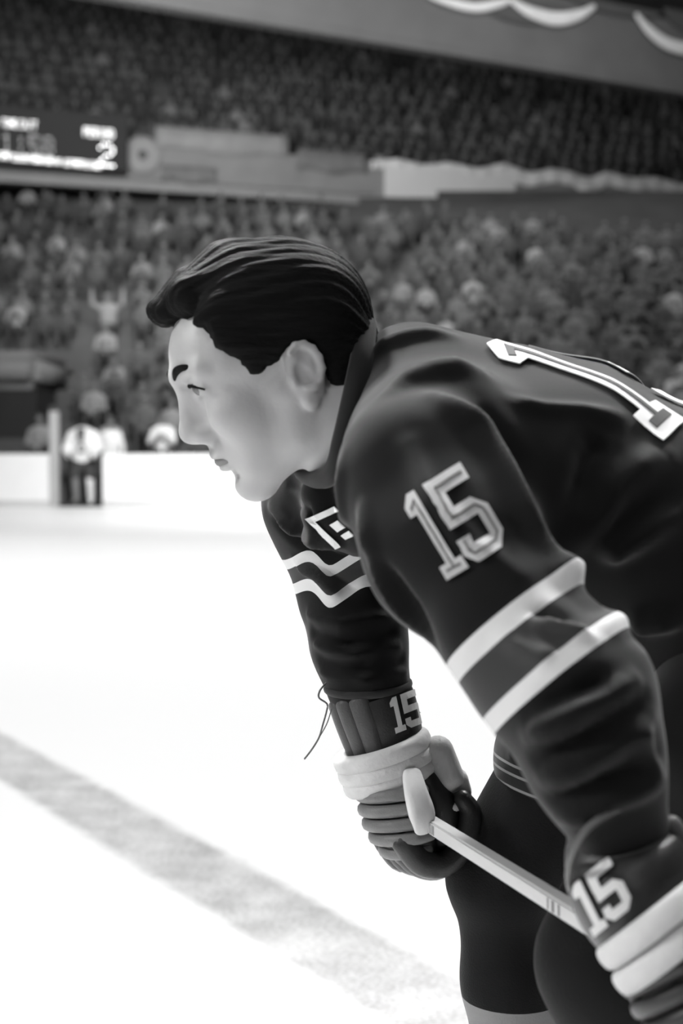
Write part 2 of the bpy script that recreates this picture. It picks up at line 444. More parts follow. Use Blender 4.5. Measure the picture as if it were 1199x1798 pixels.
# lighter strip of banners at left on the balcony rail
def banner(x0, x1, ya, yb, mt, label, name='banner'):
    P0 = on_line(x0, pM, dM); P1 = on_line(x1, pM, dM); h = z_of(ya, P0.y) - z_of(yb, P0.y); wl = (P1 - P0).length
    bm = bmesh.new(); n = 12; rows = []
    for i in range(n + 1):
        t = i / n; sag = .08 * math.sin(t * 9) ; rows.append([bm.verts.new((t * wl, -.06 - .04 * math.sin(t * 20) * k, h * (1 - k) + sag * (k == 1))) for k in (0, .5, 1)])
    for a, c in zip(rows[:-1], rows[1:]):
        for k in range(2): bm.faces.new((a[k], a[k + 1], c[k + 1], c[k]))
    o = link(name, bm_mesh(name, bm, True), mt); o.location = P0 + Vector((0, 0, z_of(yb, P0.y))) - bM_ * .1; o.rotation_euler = (0, 0, A20)
    md = o.modifiers.new('s', 'SOLIDIFY'); md.thickness = .03
    return tag(o, label, 'banner')
M_ban = mat('grey_banner', .2, .9, .3, 1.5); M_ban2 = mat('faded_banner', .32, .9, .3, 1.5)
banner(275, 505, 222, 262, M_ban2, 'long faded grey banner on the balcony rail right of the scoreboard')
banner(285, 380, 290, 318, M_ban, 'short dim banner low on the balcony front beside the round emblem')
banner(520, 640, 262, 300, M_ban, 'dim grey banner on the balcony front just left of the blank sign post')
# round emblem beside the scoreboard
Pd = on_line(252, pM, dM) - bM_ * .15; zc = z_of(272, Pd.y); rr = 31 * Pd.y / FPX
em = empty('round_emblem', (Pd.x, Pd.y, zc)); em.rotation_euler = (0, 0, A20)
tag(em, 'round pale medallion with a dark centre hung right of the scoreboard', 'emblem')
def disc(name, r, y0, y1, mt, parent):
    bm = bmesh.new(); bmesh.ops.create_cone(bm, cap_ends=True, segments=40, radius1=r, radius2=r, depth=abs(y1 - y0), matrix=Matrix.Translation((0, (y0 + y1) / 2, 0)) @ Matrix.Rotation(math.pi / 2, 4, 'X'))
    o = link(name, bm_mesh(name, bm), mt); o.parent = parent; return o
disc('disc', rr, 0, .1, mat('emblem_disc', .34, .8, .2, 2), em); disc('centre_mark', rr * .26, -.03, .05, M_bunt_dark, em)
bm = bmesh.new(); sweep(bm, [(rr * math.cos(a) * .97, -.01, rr * math.sin(a) * .97) for a in np.linspace(0, 2 * math.pi, 24, endpoint=False)], [.05] * 24, closed=True, sub=2, seg=8, up=(0, 1, 0))
o = link('rim', bm_mesh('rim', bm, True), M_fascia_top); o.parent = em

# scoreboard
Ps = on_line(-60, pM, dM); Ps2 = on_line(214, pM, dM); Ys = -.9
sb = empty('scoreboard', Ps - bM_ * .9 + Vector((0, 0, z_of(296, Ps.y)))); sb.rotation_euler = (0, 0, A20)
tag(sb, 'dark electric scoreboard with lit bulb writing hung on the balcony front', 'scoreboard')
sw = (Ps2 - Ps).length; shh = z_of(200, Ps.y) - z_of(296, Ps.y)
f = link('cabinet', local_box_mesh('cabinet', sw, shh + .05, .5, .05), M_score); f.parent = sb
FONT = {'T': '11111 00100 00100 00100 00100 00100 00100', 'I': '01110 00100 00100 00100 00100 00100 01110', 'M': '10001 11011 10101 10101 10001 10001 10001',
 'E': '11111 10000 10000 11110 10000 10000 11111', 'O': '01110 10001 10001 10001 10001 10001 01110', 'U': '10001 10001 10001 10001 10001 10001 01110',
 'P': '11110 10001 10001 11110 10000 10000 10000', 'R': '11110 10001 10001 11110 10100 10010 10001', 'D': '11110 10001 10001 10001 10001 10001 11110',
 '1': '00100 01100 00100 00100 00100 00100 01110', '5': '11111 10000 10000 11110 00001 00001 11110', '8': '01110 10001 10001 01110 10001 10001 01110',
 '2': '01110 10001 00001 00110 01000 10000 11111', ':': '00000 00100 00100 00000 00100 00100 00000'}
sbb = Ps - bM_ * .9
def sb_xz(px, py):
    """scoreboard-local x,z seen at a picture position"""
    P = on_line(px, sbb - bM_ * .5, dM); t = (P - (sbb - bM_ * .5)).dot(dM); return t, z_of(py, P.y) - sb.location.z
def bulbs(name, cells, x0, y0, x1, y1, mt, r, nrow=7):
    """cells = list of row strings of equal length; laid between the corners"""
    bm = bmesh.new(); nc = len(cells[0])
    for j, row in enumerate(cells):
        for i, c in enumerate(row):
            if c != '1': continue
            px = x0 + (x1 - x0) * (i + .5) / nc; py = y0 + (y1 - y0) * (j + .5) / len(cells) + .09 * (px - x0)
            t, z = sb_xz(px, py)
            bmesh.ops.create_icosphere(bm, subdivisions=1, radius=r, matrix=Matrix.Translation((t, -.5, z)))
    o = link(name, bm_mesh(name, bm, True), mt); o.parent = sb; return o
def text_cells(s):
    rows = ['' for _ in range(7)]
    for ch in s:
        g = FONT[ch].split() if ch != ' ' else ['00000'] * 7
        for j in range(7): rows[j] += g[j] + '0'
    return rows
bulbs('lit_lettering', text_cells('TIME'), 10, 208, 37, 222, M_bulb, .022)
bulbs('lit_lettering', text_cells('OUT'), 40, 210, 73, 225, M_bulb, .022)
bulbs('lit_lettering', text_cells('PERIOD'), 152, 223, 205, 239, M_bulb, .026)
bulbs('lit_numeral', text_cells('1:58'), 8, 232, 104, 268, M_bulb_dim, .026)
bulbs('lit_numeral', text_cells('2'), 177, 250, 211, 292, M_bulb_hi, .034)
def lozenge(x0, x1, y0, y1):
    n = int((x1 - x0) / 1.7); rows = []
    for j in range(5): rows.append(''.join('1' if random.random() < .62 else '0' for _ in range(n)))
    return bulbs('lit_lettering', rows, x0, y0, x1, y1, M_bulb, .023)
lozenge(-50, 24, 262, 274); lozenge(28, 97, 270, 282); lozenge(116, 182, 279, 291); lozenge(101, 111, 278, 288)

# bunting swags on the upper front
def swag(pts, wid, label):
    bm = bmesh.new(); V = []
    P = []
    for (px, py), w2 in zip(pts, wid):
        b_ = on_line(px, pU, dU) - bU * .12; P.append((b_.x, b_.y, z_of(py, b_.y)))
    s_ = [(.05, w2 * 40 / FPX) for w2 in wid]
    sweep(bm, P, s_, up=(0, 0, 1), seg=10, sub=6)
    return tag(link('bunting_swag', bm_mesh('bunting_swag', bm, True), M_cloth_bunt), label, 'bunting', 'bunting swags on the upper front')
swag([(750, -6), (790, 6), (830, 13), (868, 6), (885, 0)], [4, 8, 9, 8, 5], 'pale bunting swag at the top edge, leftmost on the upper balcony front')
swag([(888, 0), (920, 20), (965, 33), (1005, 27), (1032, 12)], [5, 11, 14, 11, 5], 'pale bunting swag in the middle of the upper balcony front')
swag([(1106, 26), (1130, 55), (1165, 79), (1215, 88), (1260, 80)], [5, 11, 13, 13, 8], 'pale bunting swag at the right edge of the upper balcony front')
bm = bmesh.new()
P = [on_line(px, pU, dU) - bU * .06 for px in (870, 1300)]
for i, px in enumerate((905, 1070, 1230)):
    b_ = on_line(px, pU, dU) - bU * .05; ww = 2.0
    o = None
    bm2 = bmesh.new(); n = 16; ctr = z_of(np.interp(px, [870, 1070, 1300], [-6, 6, 40]), b_.y)
    for s_, y_ in ((0, 0), (1, -.06)): pass
    vs0 = [bm2.verts.new((ww * math.cos(math.pi * k / n) * .95, 0, -1.0 * math.sin(math.pi * k / n) * (.75 if px != 1070 else .35))) for k in range(n + 1)]
    vs1 = [bm2.verts.new((v.co.x, -.06, v.co.z)) for v in vs0]
    bm2.faces.new(vs0); bm2.faces.new(vs1[::-1])
    for k in range(n + 1): bm2.faces.new((vs0[k], vs0[(k + 1) % (n + 1)], vs1[(k + 1) % (n + 1)], vs1[k]))
    o = link('bunting_fan', bm_mesh('bunting_fan', bm2), M_bunt_dark); o.location = (b_.x, b_.y, ctr); o.rotation_euler = (0, 0, A30)
    tag(o, ['dark half round bunting fan above the middle pale swag', 'small dark bunting piece between two pale swags', 'dark half round bunting fan above the rightmost pale swag'][i], 'bunting')
bm.free()

# stand entrance portal at the left
Pp = (W(-30, 700, 32.6)); ent = empty('stand_portal', (Pp[0], 32.2, LZ + LH * 2))
tag(ent, 'dark stand entrance with a pale rounded canopy among the lower seats at far left', 'entrance')
xl, xr = W(-60, 700, 32.2)[0] - Pp[0], W(72, 700, 32.2)[0] - Pp[0]; ez = ent.location.z
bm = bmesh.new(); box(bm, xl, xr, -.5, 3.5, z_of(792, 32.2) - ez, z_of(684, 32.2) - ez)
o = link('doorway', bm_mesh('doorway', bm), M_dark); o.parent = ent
bm = bmesh.new(); box(bm, xl - .1, xr + .12, -.75, 3.6, z_of(684, 31.6) - ez, z_of(616, 31.6) - ez)
bmesh.ops.bevel(bm, geom=bm.edges[:], offset=.22, segments=4, affect='EDGES')
o = link('canopy', bm_mesh('canopy', bm, True), mat('portal_canopy_paint', .2, .8, .1, 2)); o.parent = ent

# ------------------------------------------------------------------ spectators
def ax(lo, hi, st): return np.arange(lo, hi + st, st)
def spectator_mesh(kind):
    f = Field(ax(-.62, .62, .022), ax(-.75, .3, .022), ax(-.02, 1.75, .022))
    lean = {0: 0, 1: -.10, 2: -.2, 3: 0, 4: -.05, 5: 0}[kind]; st = kind == 5
    hp = np.array([0, 0, .50]) if not st else np.array([0, -.1, .88])
    nk = hp + np.array([0, lean, .50]); hd = nk + np.array([.0, lean * .25 - .02, .19])
    f.cone(hp, nk - [0, 0, .1], .15, .165, .05, (1.2, .85, 1))
    f.cone(nk - [.14, 0, .07], nk + [.14, 0, -.07], .075, .075, .05)
    f.cone(nk - [0, 0, .05], hd, .055, .055, .02); f.ell(hd, (.08, .098, .118), .015)
    for s in (-1, 1):
        sh = nk + np.array([s * .2, 0, -.08])
        if kind in (0, 4): el = sh + [s * .06, -.08, -.27]; ha = np.array([s * .1, -.36, .62])
        elif kind == 1: el = sh + [s * .05, -.2, -.22]; ha = np.array([s * .04, -.42, .9])
        elif kind == 2: el = sh + [s * .04, -.12, -.26]; ha = np.array([s * .05, -.5, .6])
        elif kind == 3: el = sh + [s * .14, -.12, .1]; ha = sh + [s * .15, -.1, .42]
        else: el = sh + [s * .07, 0, -.28]; ha = sh + [s * .07, -.12, -.5]
        f.cone(sh, el, .06, .05, .03); f.cone(el, ha, .047, .035, .02); f.ell(ha, (.04, .045, .05), .015)
        if st:
            f.cone([s * .09, -.1, .86], [s * .1, -.12, .48], .095, .07, .03); f.cone([s * .1, -.12, .48], [s * .1, -.08, .08], .065, .05, .02)
            f.cone([s * .1, -.05, .04], [s * .11, -.22, .03], .045, .04, .02)
        else:
            f.cone([s * .09, -.02, .5], [s * .12, -.46, .5], .09, .07, .03); f.cone([s * .12, -.46, .5], [s * .12, -.43, .08], .065, .05, .02)
            f.cone([s * .12, -.42, .04], [s * .12, -.58, .03], .045, .04, .02)
    v, q = f.mesh(); me = fast_mesh('spectator', v, q)
    for m in (M_coat, M_skin_far, M_hair_far, M_legs_far): me.materials.append(m)
    mi = []
    for p in me.polygons:
        c = np.array(p.center); k = 0
        if c[2] > nk[2] + .045 and abs(c[0]) < .12 and abs(c[1] - hd[1]) < .13: k = 1 if (c[2] < hd[2] + .055 and c[1] < hd[1] + .03) else 2
        elif kind == 3 and c[2] > nk[2] + .30: k = 1
        elif c[2] < .47 or (not st and c[2] < .6 and c[1] < -.2): k = 3
        mi.append(k)
    me.polygons.foreach_set('material_index', mi); return me
SPM = [spectator_mesh(k) for k in range(6)]
TONES = {'dark': (.060, 'dark'), 'mid': (.11, 'grey'), 'light': (.24, 'light'), 'white': (.75, 'white')}
SPOTS = {'low': 'low behind the boards', 'mid': 'midway up the lower stand', 'top': 'high in the lower stand', 'up': 'in the upper stand'}
def sector(loc):
    px = proj(loc[0], loc[1], loc[2] + 1)[0]
    return ('at the left edge', 'left of the player\'s face', 'above the player\'s head', 'above the player\'s shoulder', 'above the player\'s back', 'at the right edge')[sum(px > t for t in (140, 300, 620, 830, 1020))]
def spectator(loc, rz, kind, tone, zone, label=None, scale=1.):
    o = bpy.data.objects.new('spectator', SPM[kind]); COL.objects.link(o); o.location = loc; o.rotation_euler = (0, 0, rz); o.scale = (scale,) * 3
    c = TONES[tone][0] * random.uniform(.75, 1.3) if label is None else TONES[tone][0]
    o.color = (c, c, c, 1)
    if label is None: o.scale = (random.uniform(.92, 1.04), random.uniform(.95, 1.05), random.uniform(.88, 1.1))
    if label: tag(o, label, 'person')
    else: tag(o, 'spectator in %s clothes %s, %s' % (TONES[tone][1], SPOTS[zone], sector(loc)), 'person', 'spectators in %s clothes %s, %s' % (TONES[tone][1], SPOTS[zone], sector(loc)))
    return o
def proj(x, y, z):
    dz = z - CAMZ; yc = y * math.cos(PITCH) - dz * math.sin(PITCH); up = y * math.sin(PITCH) + dz * math.cos(PITCH)
    return 599.5 + FPX * x / yc, 899 - FPX * up / yc
FIG = [(255, 545), (330, 455), (480, 412), (600, 480), (645, 552), (830, 595), (960, 640), (1199, 745), (1199, 1798), (460, 870), (300, 700)]
def covered(px, py):
    inside = False; n = len(FIG)
    for i in range(n):
        x1, y1 = FIG[i]; x2, y2 = FIG[(i + 1) % n]
        if (y1 > py) != (y2 > py) and px < (x2 - x1) * (py - y1) / (y2 - y1) + x1: inside = not inside
    return inside
SPECIAL = [(190, 515, 8, 3, 'light'), (188, 590, 6, 2, 'light'), (165, 700, 2, 0, 'light'), (287, 770, 0, 1, 'white'), (70, 775, 0, 0, 'light')]
cand = []
for i in range(22):
    Y = YB + .9 + LR * (i + .55); z = LZ + LH * i
    n = int(2 * (.25 * Y + 5) / .64)
    for k in range(n):
        x = -(.25 * Y + 5) + .64 * k + (i * 7919 % 13) / 13 * .6 + random.uniform(-.05, .05)
        px, py = proj(x, Y, z + 1.0)
        if py > 812: continue
        out = px < -25 or px > 1225
        if -60 < px < 118 and 560 < py < 805: continue
        if 100 < px < 190 and py > 735: continue
        if any(abs(px - s[0]) < 42 and abs(py - s[1]) < 34 for s in SPECIAL): continue
        if random.random() < .1 + .012 * i: continue
        # hidden by the balcony front?
        t = on_line(px, pM, dM)
        if t.y > 0:
            ybot = proj(t.x, t.y, zMb)[1]
            if py < ybot + 6: continue
        zone = 'low' if i < 4 else ('mid' if i < 11 else 'top')
        pr = [.38, .36, .22, .04] if i < 5 else [.60, .32, .08, 0]
        cand.append((Y + (1000 if out or covered(px, py + 6) else 0), (x, Y, z), 0., random.choices([0, 1, 2, 4], [4, 2, 1, 3])[0], random.choices(['dark', 'mid', 'light', 'white'], pr)[0], zone))
for j in range(17):
    for k in range(90):
        b_ = pM + bM_ * (.4 + .9 * (j + .74)) + dM * (-6 + .6 * k + random.uniform(-.1, .1)); z = zMt - .55 + .62 * j
        px, py = proj(b_.x, b_.y, z + 1.0)
        if px < -20 or px > 1220 or py < -25 or (Vector((b_.x, b_.y)).length < 5): continue
        u = on_line(px, pU, dU)
        if py < proj(u.x, u.y, zU - .18)[1] + 2: continue
        if random.random() < .22: continue
        cand.append((b_.y, (b_.x, b_.y, z), A20, random.choice([0, 0, 4, 1, 2]), random.choices(['dark', 'mid', 'light'], [.66, .29, .05])[0], 'up'))
cand.sort(key=lambda c: c[0])
print('spectators', len(cand))
for c in [c for c in cand if c[0] < 1000][:285]: spectator(c[1], c[2], c[3], c[4], c[5])
rest = [c for c in cand if c[0] < 1000][285:] + [c for c in cand if c[0] >= 1000]
# the remaining crowd, farther off, in one object
RESTS = [([c for c in rest if c[5] != 'up'], 'blurred far crowd filling the hidden and upper rows of the lower stand'), ([c for c in rest if c[5] == 'up'], 'dim crowd filling the upper stand above the balcony front')]
tones = [mat('crowd_dark_clothes', .06, .9, .4, 3), mat('crowd_grey_clothes', .11, .9, .4, 3), mat('crowd_light_clothes', .2, .9, .3, 3)]
for rest, crowd_label in RESTS:
    base = []
    for k in (0, 1, 2, 4):
        me = SPM[k]; vv = np.empty(len(me.vertices) * 3, np.float32); me.vertices.foreach_get('co', vv); vv = vv.reshape(-1, 3)
        qq = np.empty(len(me.loops), np.int32); me.loops.foreach_get('vertex_index', qq); qq = qq.reshape(-1, 4)
        mi = np.empty(len(me.polygons), np.int32); me.polygons.foreach_get('material_index', mi); base.append((vv, qq, mi))
    V, Q, MI, off = [], [], [], 0
    for c in rest:
        vv, qq, mi = base[{0: 0, 1: 1, 2: 2, 4: 3}[c[3]]]; R = np.array([[math.cos(c[2]), -math.sin(c[2]), 0], [math.sin(c[2]), math.cos(c[2]), 0], [0, 0, 1]])
        V.append(vv @ R.T + np.array(c[1])); Q.append(qq + off); off += len(vv)
        t = {'dark': 0, 'mid': 1, 'light': 2, 'white': 2}[c[4]]; MI.append(np.where(mi == 0, t, mi + 2))
    me = fast_mesh('crowd', np.concatenate(V), np.concatenate(Q))
    o = link('crowd', me, tones + [M_skin_far, M_hair_far, M_legs_far]); me.polygons.foreach_set('material_index', np.concatenate(MI))
    tag(o, crowd_label, 'crowd', kind='stuff')
SL = ['spectator in pale shirt with both arms raised in a V, lower stand left', 'spectator in white shirt leaning forward below the one with raised arms',
      'spectator in white shirt seated just above the open rink gate', 'spectator in white leaning on the boards beside the foreground player\'s nose', 'spectator in light shirt behind the boards left of the open gate']
for (px, py, row, kind, tone), lb in zip(SPECIAL, SL):
    Y = YB + .9 + LR * (row + .5)
    if kind == 3: P = W(px, py, Y); z = P[2] - 1.08
    else: P = W(px, py - 12, Y); z = P[2] - 1.05
    z = LZ + LH * row
    zt = z; o = spectator((P[0], Y, zt), 0, kind, tone, 'mid', lb)
    if kind == 3: o.scale = (1.15, 1.15, 1.15)

# gate in the boards
gt = empty('rink_gate', (gx0, YB, 0)); tag(gt, 'open gate in the white boards with pale tall posts, player in white standing in it', 'gate')
xa, xb = X_at(86.5, YB) - gx0, 0
bm = bmesh.new(); box(bm, xa, xb - .06, -.04, .16, 0, z_of(722, YB)); bmesh.ops.bevel(bm, geom=bm.edges[:], offset=.02, affect='EDGES'); link('post', bm_mesh('post', bm), mat('gate_post_paint', .42, .6, .1, 2)).parent = gt
bm = bmesh.new(); box(bm, gx1 - gx0 - .07, gx1 - gx0, -.02, .14, 0, 1.12); link('post', bm_mesh('post', bm), M_dark).parent = gt
bm = bmesh.new(); box(bm, -.06, gx1 - gx0, .85, .9, 0, 1.0); link('back_panel', bm_mesh('back_panel', bm), mat('gate_back_paint', .16, .8, .3, 3)).parent = gt
bm = bmesh.new(); box(bm, -.06, gx1 - gx0, -.02, .85, 0, .06); link('sill', bm_mesh('sill', bm), M_dark).parent = gt

# the player in white standing in the gate
def far_player():
    cx = X_at(142, YB); Y0 = YB + .30
    root = empty('person', (cx, Y0, .06)); tag(root, 'distant player in a white sweater and dark pants hunched in the open rink gate', 'person')
    def part(name, fn, mats, st=.02):
        f = Field(ax(-.7, .75, st), ax(-.6, .5, st), ax(-.02, 2.0, st)); fn(f); v, q = f.mesh(); me = fast_mesh(name, v, q)
        o = bpy.data.objects.new(name, me); COL.objects.link(o); o.parent = root; me.materials.append(mats); return o
    def body(f):
        f.ell((0, -.30, 1.38), (.085, .1, .12), .02); f.cone((0, -.22, 1.3), (0, -.02, 1.22), .06, .08, .03); f.cone((0, 0, .9), (0, -.02, 1.2), .12, .14, .04)
        for s in (-1, 1):
            f.cone((s * .2, -.02, 1.3), (s * .26, -.1, 1.05), .06, .05); f.cone((s * .26, -.1, 1.05), (s * .2, -.3, .98), .05, .04); f.ell((s * .2, -.34, .97), (.05, .06, .05))
            f.cone((s * .1, 0, .9), (s * .14, -.12, .5), .09, .07); f.cone((s * .14, -.12, .5), (s * .14, -.02, .1), .06, .045)
    part('body', body, M_skin_far)
    def jer(f):
        f.cone((0, .0, .93), (0, -.06, 1.33), .22, .24, .05, (1.15, .8, 1))
        for s in (-1, 1): f.cone((s * .22, -.04, 1.38), (s * .33, -.1, 1.1), .11, .09, .05); f.cone((s * .33, -.1, 1.1), (s * .25, -.3, .98), .085, .06, .04)
    part('jersey', jer, mat('far_white_jersey', .8, .9, .05, 4))
    def hair(f):
        f.ell((0, -.29, 1.42), (.093, .11, .105), .01); f.op((-.2, -.5, 1.2), (.2, 0, 1.7), lambda X, Y, Z: (Z - 1.41) * 1.0 + (Y + .30) * .4 + 0 * X, .01, 'cut')
        f.F[:] = np.where(f.F < .2, f.F, f.F)
    def hair2(f):
        f.ell((0, -.28, 1.45), (.092, .108, .09), .01)
    part('hair', hair2, M_hair_far)
    def pants(f):
        f.cone((0, 0, .84), (0, 0, .92), .19, .2, .05, (1.15, .85, 1))
        for s in (-1, 1): f.cone((s * .12, 0, .86), (s * .16, -.1, .58), .13, .12, .04)
    part('pants', pants, mat('far_dark_pants', .05, .9, .1, 4))
    def leg(s):
        def g(f): f.cone((s * .15, -.12, .52), (s * .15, -.04, .12), .085, .07, .03); f.cone((s * .15, 0, .05), (s * .17, -.2, .04), .05, .045, .03)
        return g
    part('sock', leg(-1), mat('far_grey_sock', .2, .9, .2, 6)); o = part('sock', leg(1), mat('far_white_sock', .75, .9, .1, 6)); o['label'] = 'white sock'
    mk = sweep_mesh('number', [(.0 + .07 * math.cos(a), -.295 + .0, 1.12 + .07 * math.sin(a)) for a in np.linspace(0, 6.283, 10, endpoint=False)], [.018] * 10, closed=True, up=(0, 1, 0), seg=8, sub=2)
    o = bpy.data.objects.new('number', mk); COL.objects.link(o); o.parent = root; mk.materials.append(M_bunt_dark); o.location = (0, .06, 0)
far_player()
# person in white beside the gate
spectator((X_at(196, YB + .6), YB + .62, .25), 0, 5, 'white', 'low', 'person in white standing behind the boards just right of the open gate', .92)

# ================================================================== THE PLAYER
def fabric(name, base, attrs=(), sheen=.13, bscale=900., rough=.75, bump=.15, var=.15):
    """attrs: list of (attribute, lo, hi, tone, mask attribute) bands painted over the base"""
    m = mat(name, base, rough, var, 25, bump, bscale, sheen, .06)
    nt = m.node_tree; b = nt.nodes['Principled BSDF']; cur = nt.nodes[m['mul']].outputs[0]
    def M(op, a, c):
        n = nt.nodes.new('ShaderNodeMath'); n.operation = op
        for i, x in enumerate((a, c)):
            if isinstance(x, (int, float)): n.inputs[i].default_value = x
            else: nt.links.new(x, n.inputs[i])
        return n.outputs[0]
    for (at, lo, hi, tone, mk) in attrs:
        A = nd(nt, 'ShaderNodeAttribute', attribute_name=at).outputs['Fac']; K = nd(nt, 'ShaderNodeAttribute', attribute_name=mk).outputs['Fac']
        f = M('MULTIPLY', M('MULTIPLY', M('GREATER_THAN', A, lo), M('LESS_THAN', A, hi)), M('GREATER_THAN', K, .5))
        mx = nt.nodes.new('ShaderNodeMix'); mx.data_type = 'FLOAT'; nt.links.new(f, mx.inputs[0]); nt.links.new(cur, mx.inputs[2]); mx.inputs[3].default_value = tone
        cur = mx.outputs[0]
    nt.links.new(cur, b.inputs['Base Color']); return m
def attr(me, name, vals):
    a = me.attributes.new(name, 'FLOAT', 'POINT'); a.data.foreach_set('value', np.asarray(vals, dtype=np.float32))
def seg_dist(v, a, b):
    a = np.asarray(a); b = np.asarray(b); t = np.clip(((v - a) @ (b - a)) / ((b - a) @ (b - a)), 0, 1)
    return np.linalg.norm(v - a - t[:, None] * (b - a), axis=1)
def folds(v, q, bvh, lines):
    """raise or sink the cloth along lines that are first laid on its surface"""
    n = vnormals(v, q); d = np.zeros(len(v))
    for pts, wd, amp in lines:
        H = [hit(bvh, *p) for p in pts]
        H = [np.array(h) for h in H if h is not None]
        if len(H) < 2: continue
        dm = np.full(len(v), 9.); tt = np.zeros(len(v)); L = len(H) - 1
        for i in range(L):
            a, b = H[i], H[i + 1]; t = np.clip(((v - a) @ (b - a)) / ((b - a) @ (b - a) + 1e-9), 0, 1)
            dd = np.linalg.norm(v - a - t[:, None] * (b - a), axis=1); k = dd < dm; dm[k] = dd[k]; tt[k] = (i + t[k]) / L
        d += amp * np.exp(-(dm / wd) ** 2) * np.clip(np.sin(np.pi * np.clip(tt * .84 + .08, 0, 1)) * 1.3, 0, 1)
    return v + n * d[:, None]

ROOTX, ROOTY = W(1010, 1700, 1.40)[0], 1.40
pl = empty('person', (ROOTX, ROOTY, 0))
tag(pl, 'hockey player in dark jersey number 15 leaning forward with gloved hands at his knees', 'person')
SKIN = mat('player_skin', .33, .50, .06, 40, .12, 260, .1, .4)
HAIR = mat('player_hair', .004, .62, .5, 60, .6, 60, .0, .05, stretch=(1.2, 5, 5))
JERSEY_A = [('arm_s', 0, 0, 0, 'arm_m')]

# ---------------------------------------------------------------- head frame
PSI, PHI = math.radians(14), math.radians(23)
F0 = np.array([-math.cos(PSI), -math.sin(PSI), 0]); L0 = np.array([math.sin(PSI), -math.cos(PSI), 0]); Z0 = np.array([0, 0, 1.])
HF = F0 * math.cos(PHI) - Z0 * math.sin(PHI); HU = Z0 * math.cos(PHI) + F0 * math.sin(PHI)
HC = W(517, 672, 1.382) - L0 * .07
HS = 1.0
def hloc(fn):
    def g(X, Y, Z):
        x, y, z = X - HC[0], Y - HC[1], Z - HC[2]
        return fn((x * HF[0] + y * HF[1] + z * HF[2]) / HS, (x * L0[0] + y * L0[1] + z * L0[2]) / HS, (x * HU[0] + y * HU[1] + z * HU[2]) / HS) * HS
    return g
def hbox(c, r):
    p = HC + HF * c[0] * HS + L0 * c[1] * HS + HU * c[2] * HS; return p - r, p + r
def h_ell(f, c, r, k=.01, mode='add'):
    lo, hi = hbox(c, max(r) + .03); f.op(lo, hi, hloc(lambda a, b, d: ell_d(a, b, d, c, r)), k, mode)
def h_cone(f, a, b, ra, rb, k=.01, mode='add', sc=(1, 1, 1)):
    m = [(a[i] + b[i]) / 2 for i in range(3)]; L = math.dist(a, b) / 2
    lo, hi = hbox(m, L + max(ra, rb) * max(sc) + .03); f.op(lo, hi, hloc(lambda x, y, z: cone_d(x, y, z, a, b, ra, rb, sc) * min(sc)), k, mode)

def limb(x, y, Y, r): return (W(x, y, Y), r)
NEAR_ARM = [limb(735, 835, 1.235, .074), limb(803, 965, 1.185, .071), limb(893, 1093, 1.13, .0575), limb(962, 1185, 1.09, .054), limb(1022, 1262, 1.06, .054), limb(1046, 1345, 1.055, .047), limb(1082, 1445, 1.055, .0365)]
FAR_ARM = [limb(573, 878, 1.64, .064), limb(607, 965, 1.66, .063), limb(617, 1050, 1.65, .058), limb(627, 1125, 1.62, .053), limb(645, 1196, 1.60, .0475)]
TORSO = [(W(792, 790, 1.45), .098), (W(960, 860, 1.45), .127), (W(1160, 957, 1.45), .130), (W(1420, 1060, 1.45), .132)]
NEAR_LEG = [limb(1400, 1200, 1.32, .10), limb(1240, 1430, 1.26, .088), limb(1078, 1690, 1.22, .070)]
FAR_LEG = [limb(1400, 1180, 1.60, .10), limb(1010, 1340, 1.58, .080), limb(890, 1538, 1.58, .070)]
def ankle(kn, dx, y): return np.array([kn[0] + dx, y, .13])
NA, FA = ankle(NEAR_LEG[-1][0], .10, 1.22), ankle(FAR_LEG[-1][0], .05, 1.58)

# ---------------------------------------------------------------- body: one continuous surface
def grid(lo, hi, flo, fhi, coarse, fine):
    a = list(np.arange(lo, flo, coarse)) + list(np.arange(flo, fhi, fine)) + list(np.arange(fhi, hi + coarse, coarse)); return np.array(a)
f = Field(grid(-.30, .80, HC[0] - .15, HC[0] + .16, .014, .0022), grid(.90, 1.86, HC[1] - .125, HC[1] + .12, .014, .0022), grid(-.02, HC[2] + .18, HC[2] - .16, HC[2] + .165, .014, .0022))
f.chain([(p, r - .028) for p, r in TORSO], .03, (1, 1.45, 1))
f.cone(W(560, 640, 1.452), W(618, 745, 1.45), .053, .058, .02)
f.cone(W(618, 745, 1.45), W(760, 800, 1.45), .056, .062, .02, (1, 1.3, 1))
f.cone(W(556, 712, 1.40), W(570, 815, 1.425), .012, .013, .02)            # neck tendon
for ch in (NEAR_ARM, FAR_ARM): f.chain([(p, r * .68) for p, r in ch], .03)
f.cone(W(755, 810, 1.38), NEAR_ARM[0][0], .05, .045, .02); f.cone(W(680, 800, 1.5), FAR_ARM[0][0], .06, .05, .03)
for ch, an in ((NEAR_LEG, NA), (FAR_LEG, FA)):
    f.chain([(p, r * .8) for p, r in ch] + [(an, .032)], .03); f.cone(an, an + [-.10, 0, -.05], .03, .025, .02)
h_ell(f, (-.004, 0, .042), (.093, .073, .080), .01)                       # skull
h_ell(f, (.042, 0, .048), (.052, .062, .058), .02)                        # forehead
h_ell(f, (.031, 0, -.022), (.050, .055, .062), .02)                       # face
for s in (-1, 1):
    h_cone(f, (.004, s * .058, -.012), (.012, s * .050, -.045), .018, .016, .02)
    h_cone(f, (.012, s * .050, -.045), (.058, s * .012, -.080), .016, .015, .022)   # jaw
    h_ell(f, (.060, s * .038, -.004), (.026, .022, .020), .018)           # cheekbone
    h_cone(f, (.050, s * .036, -.026), (.055, s * .024, -.058), .020, .016, .02)    # cheek
    h_cone(f, (.0905, s * .010, .046), (.076, s * .046, .046), .0095, .008, .012)     # brow
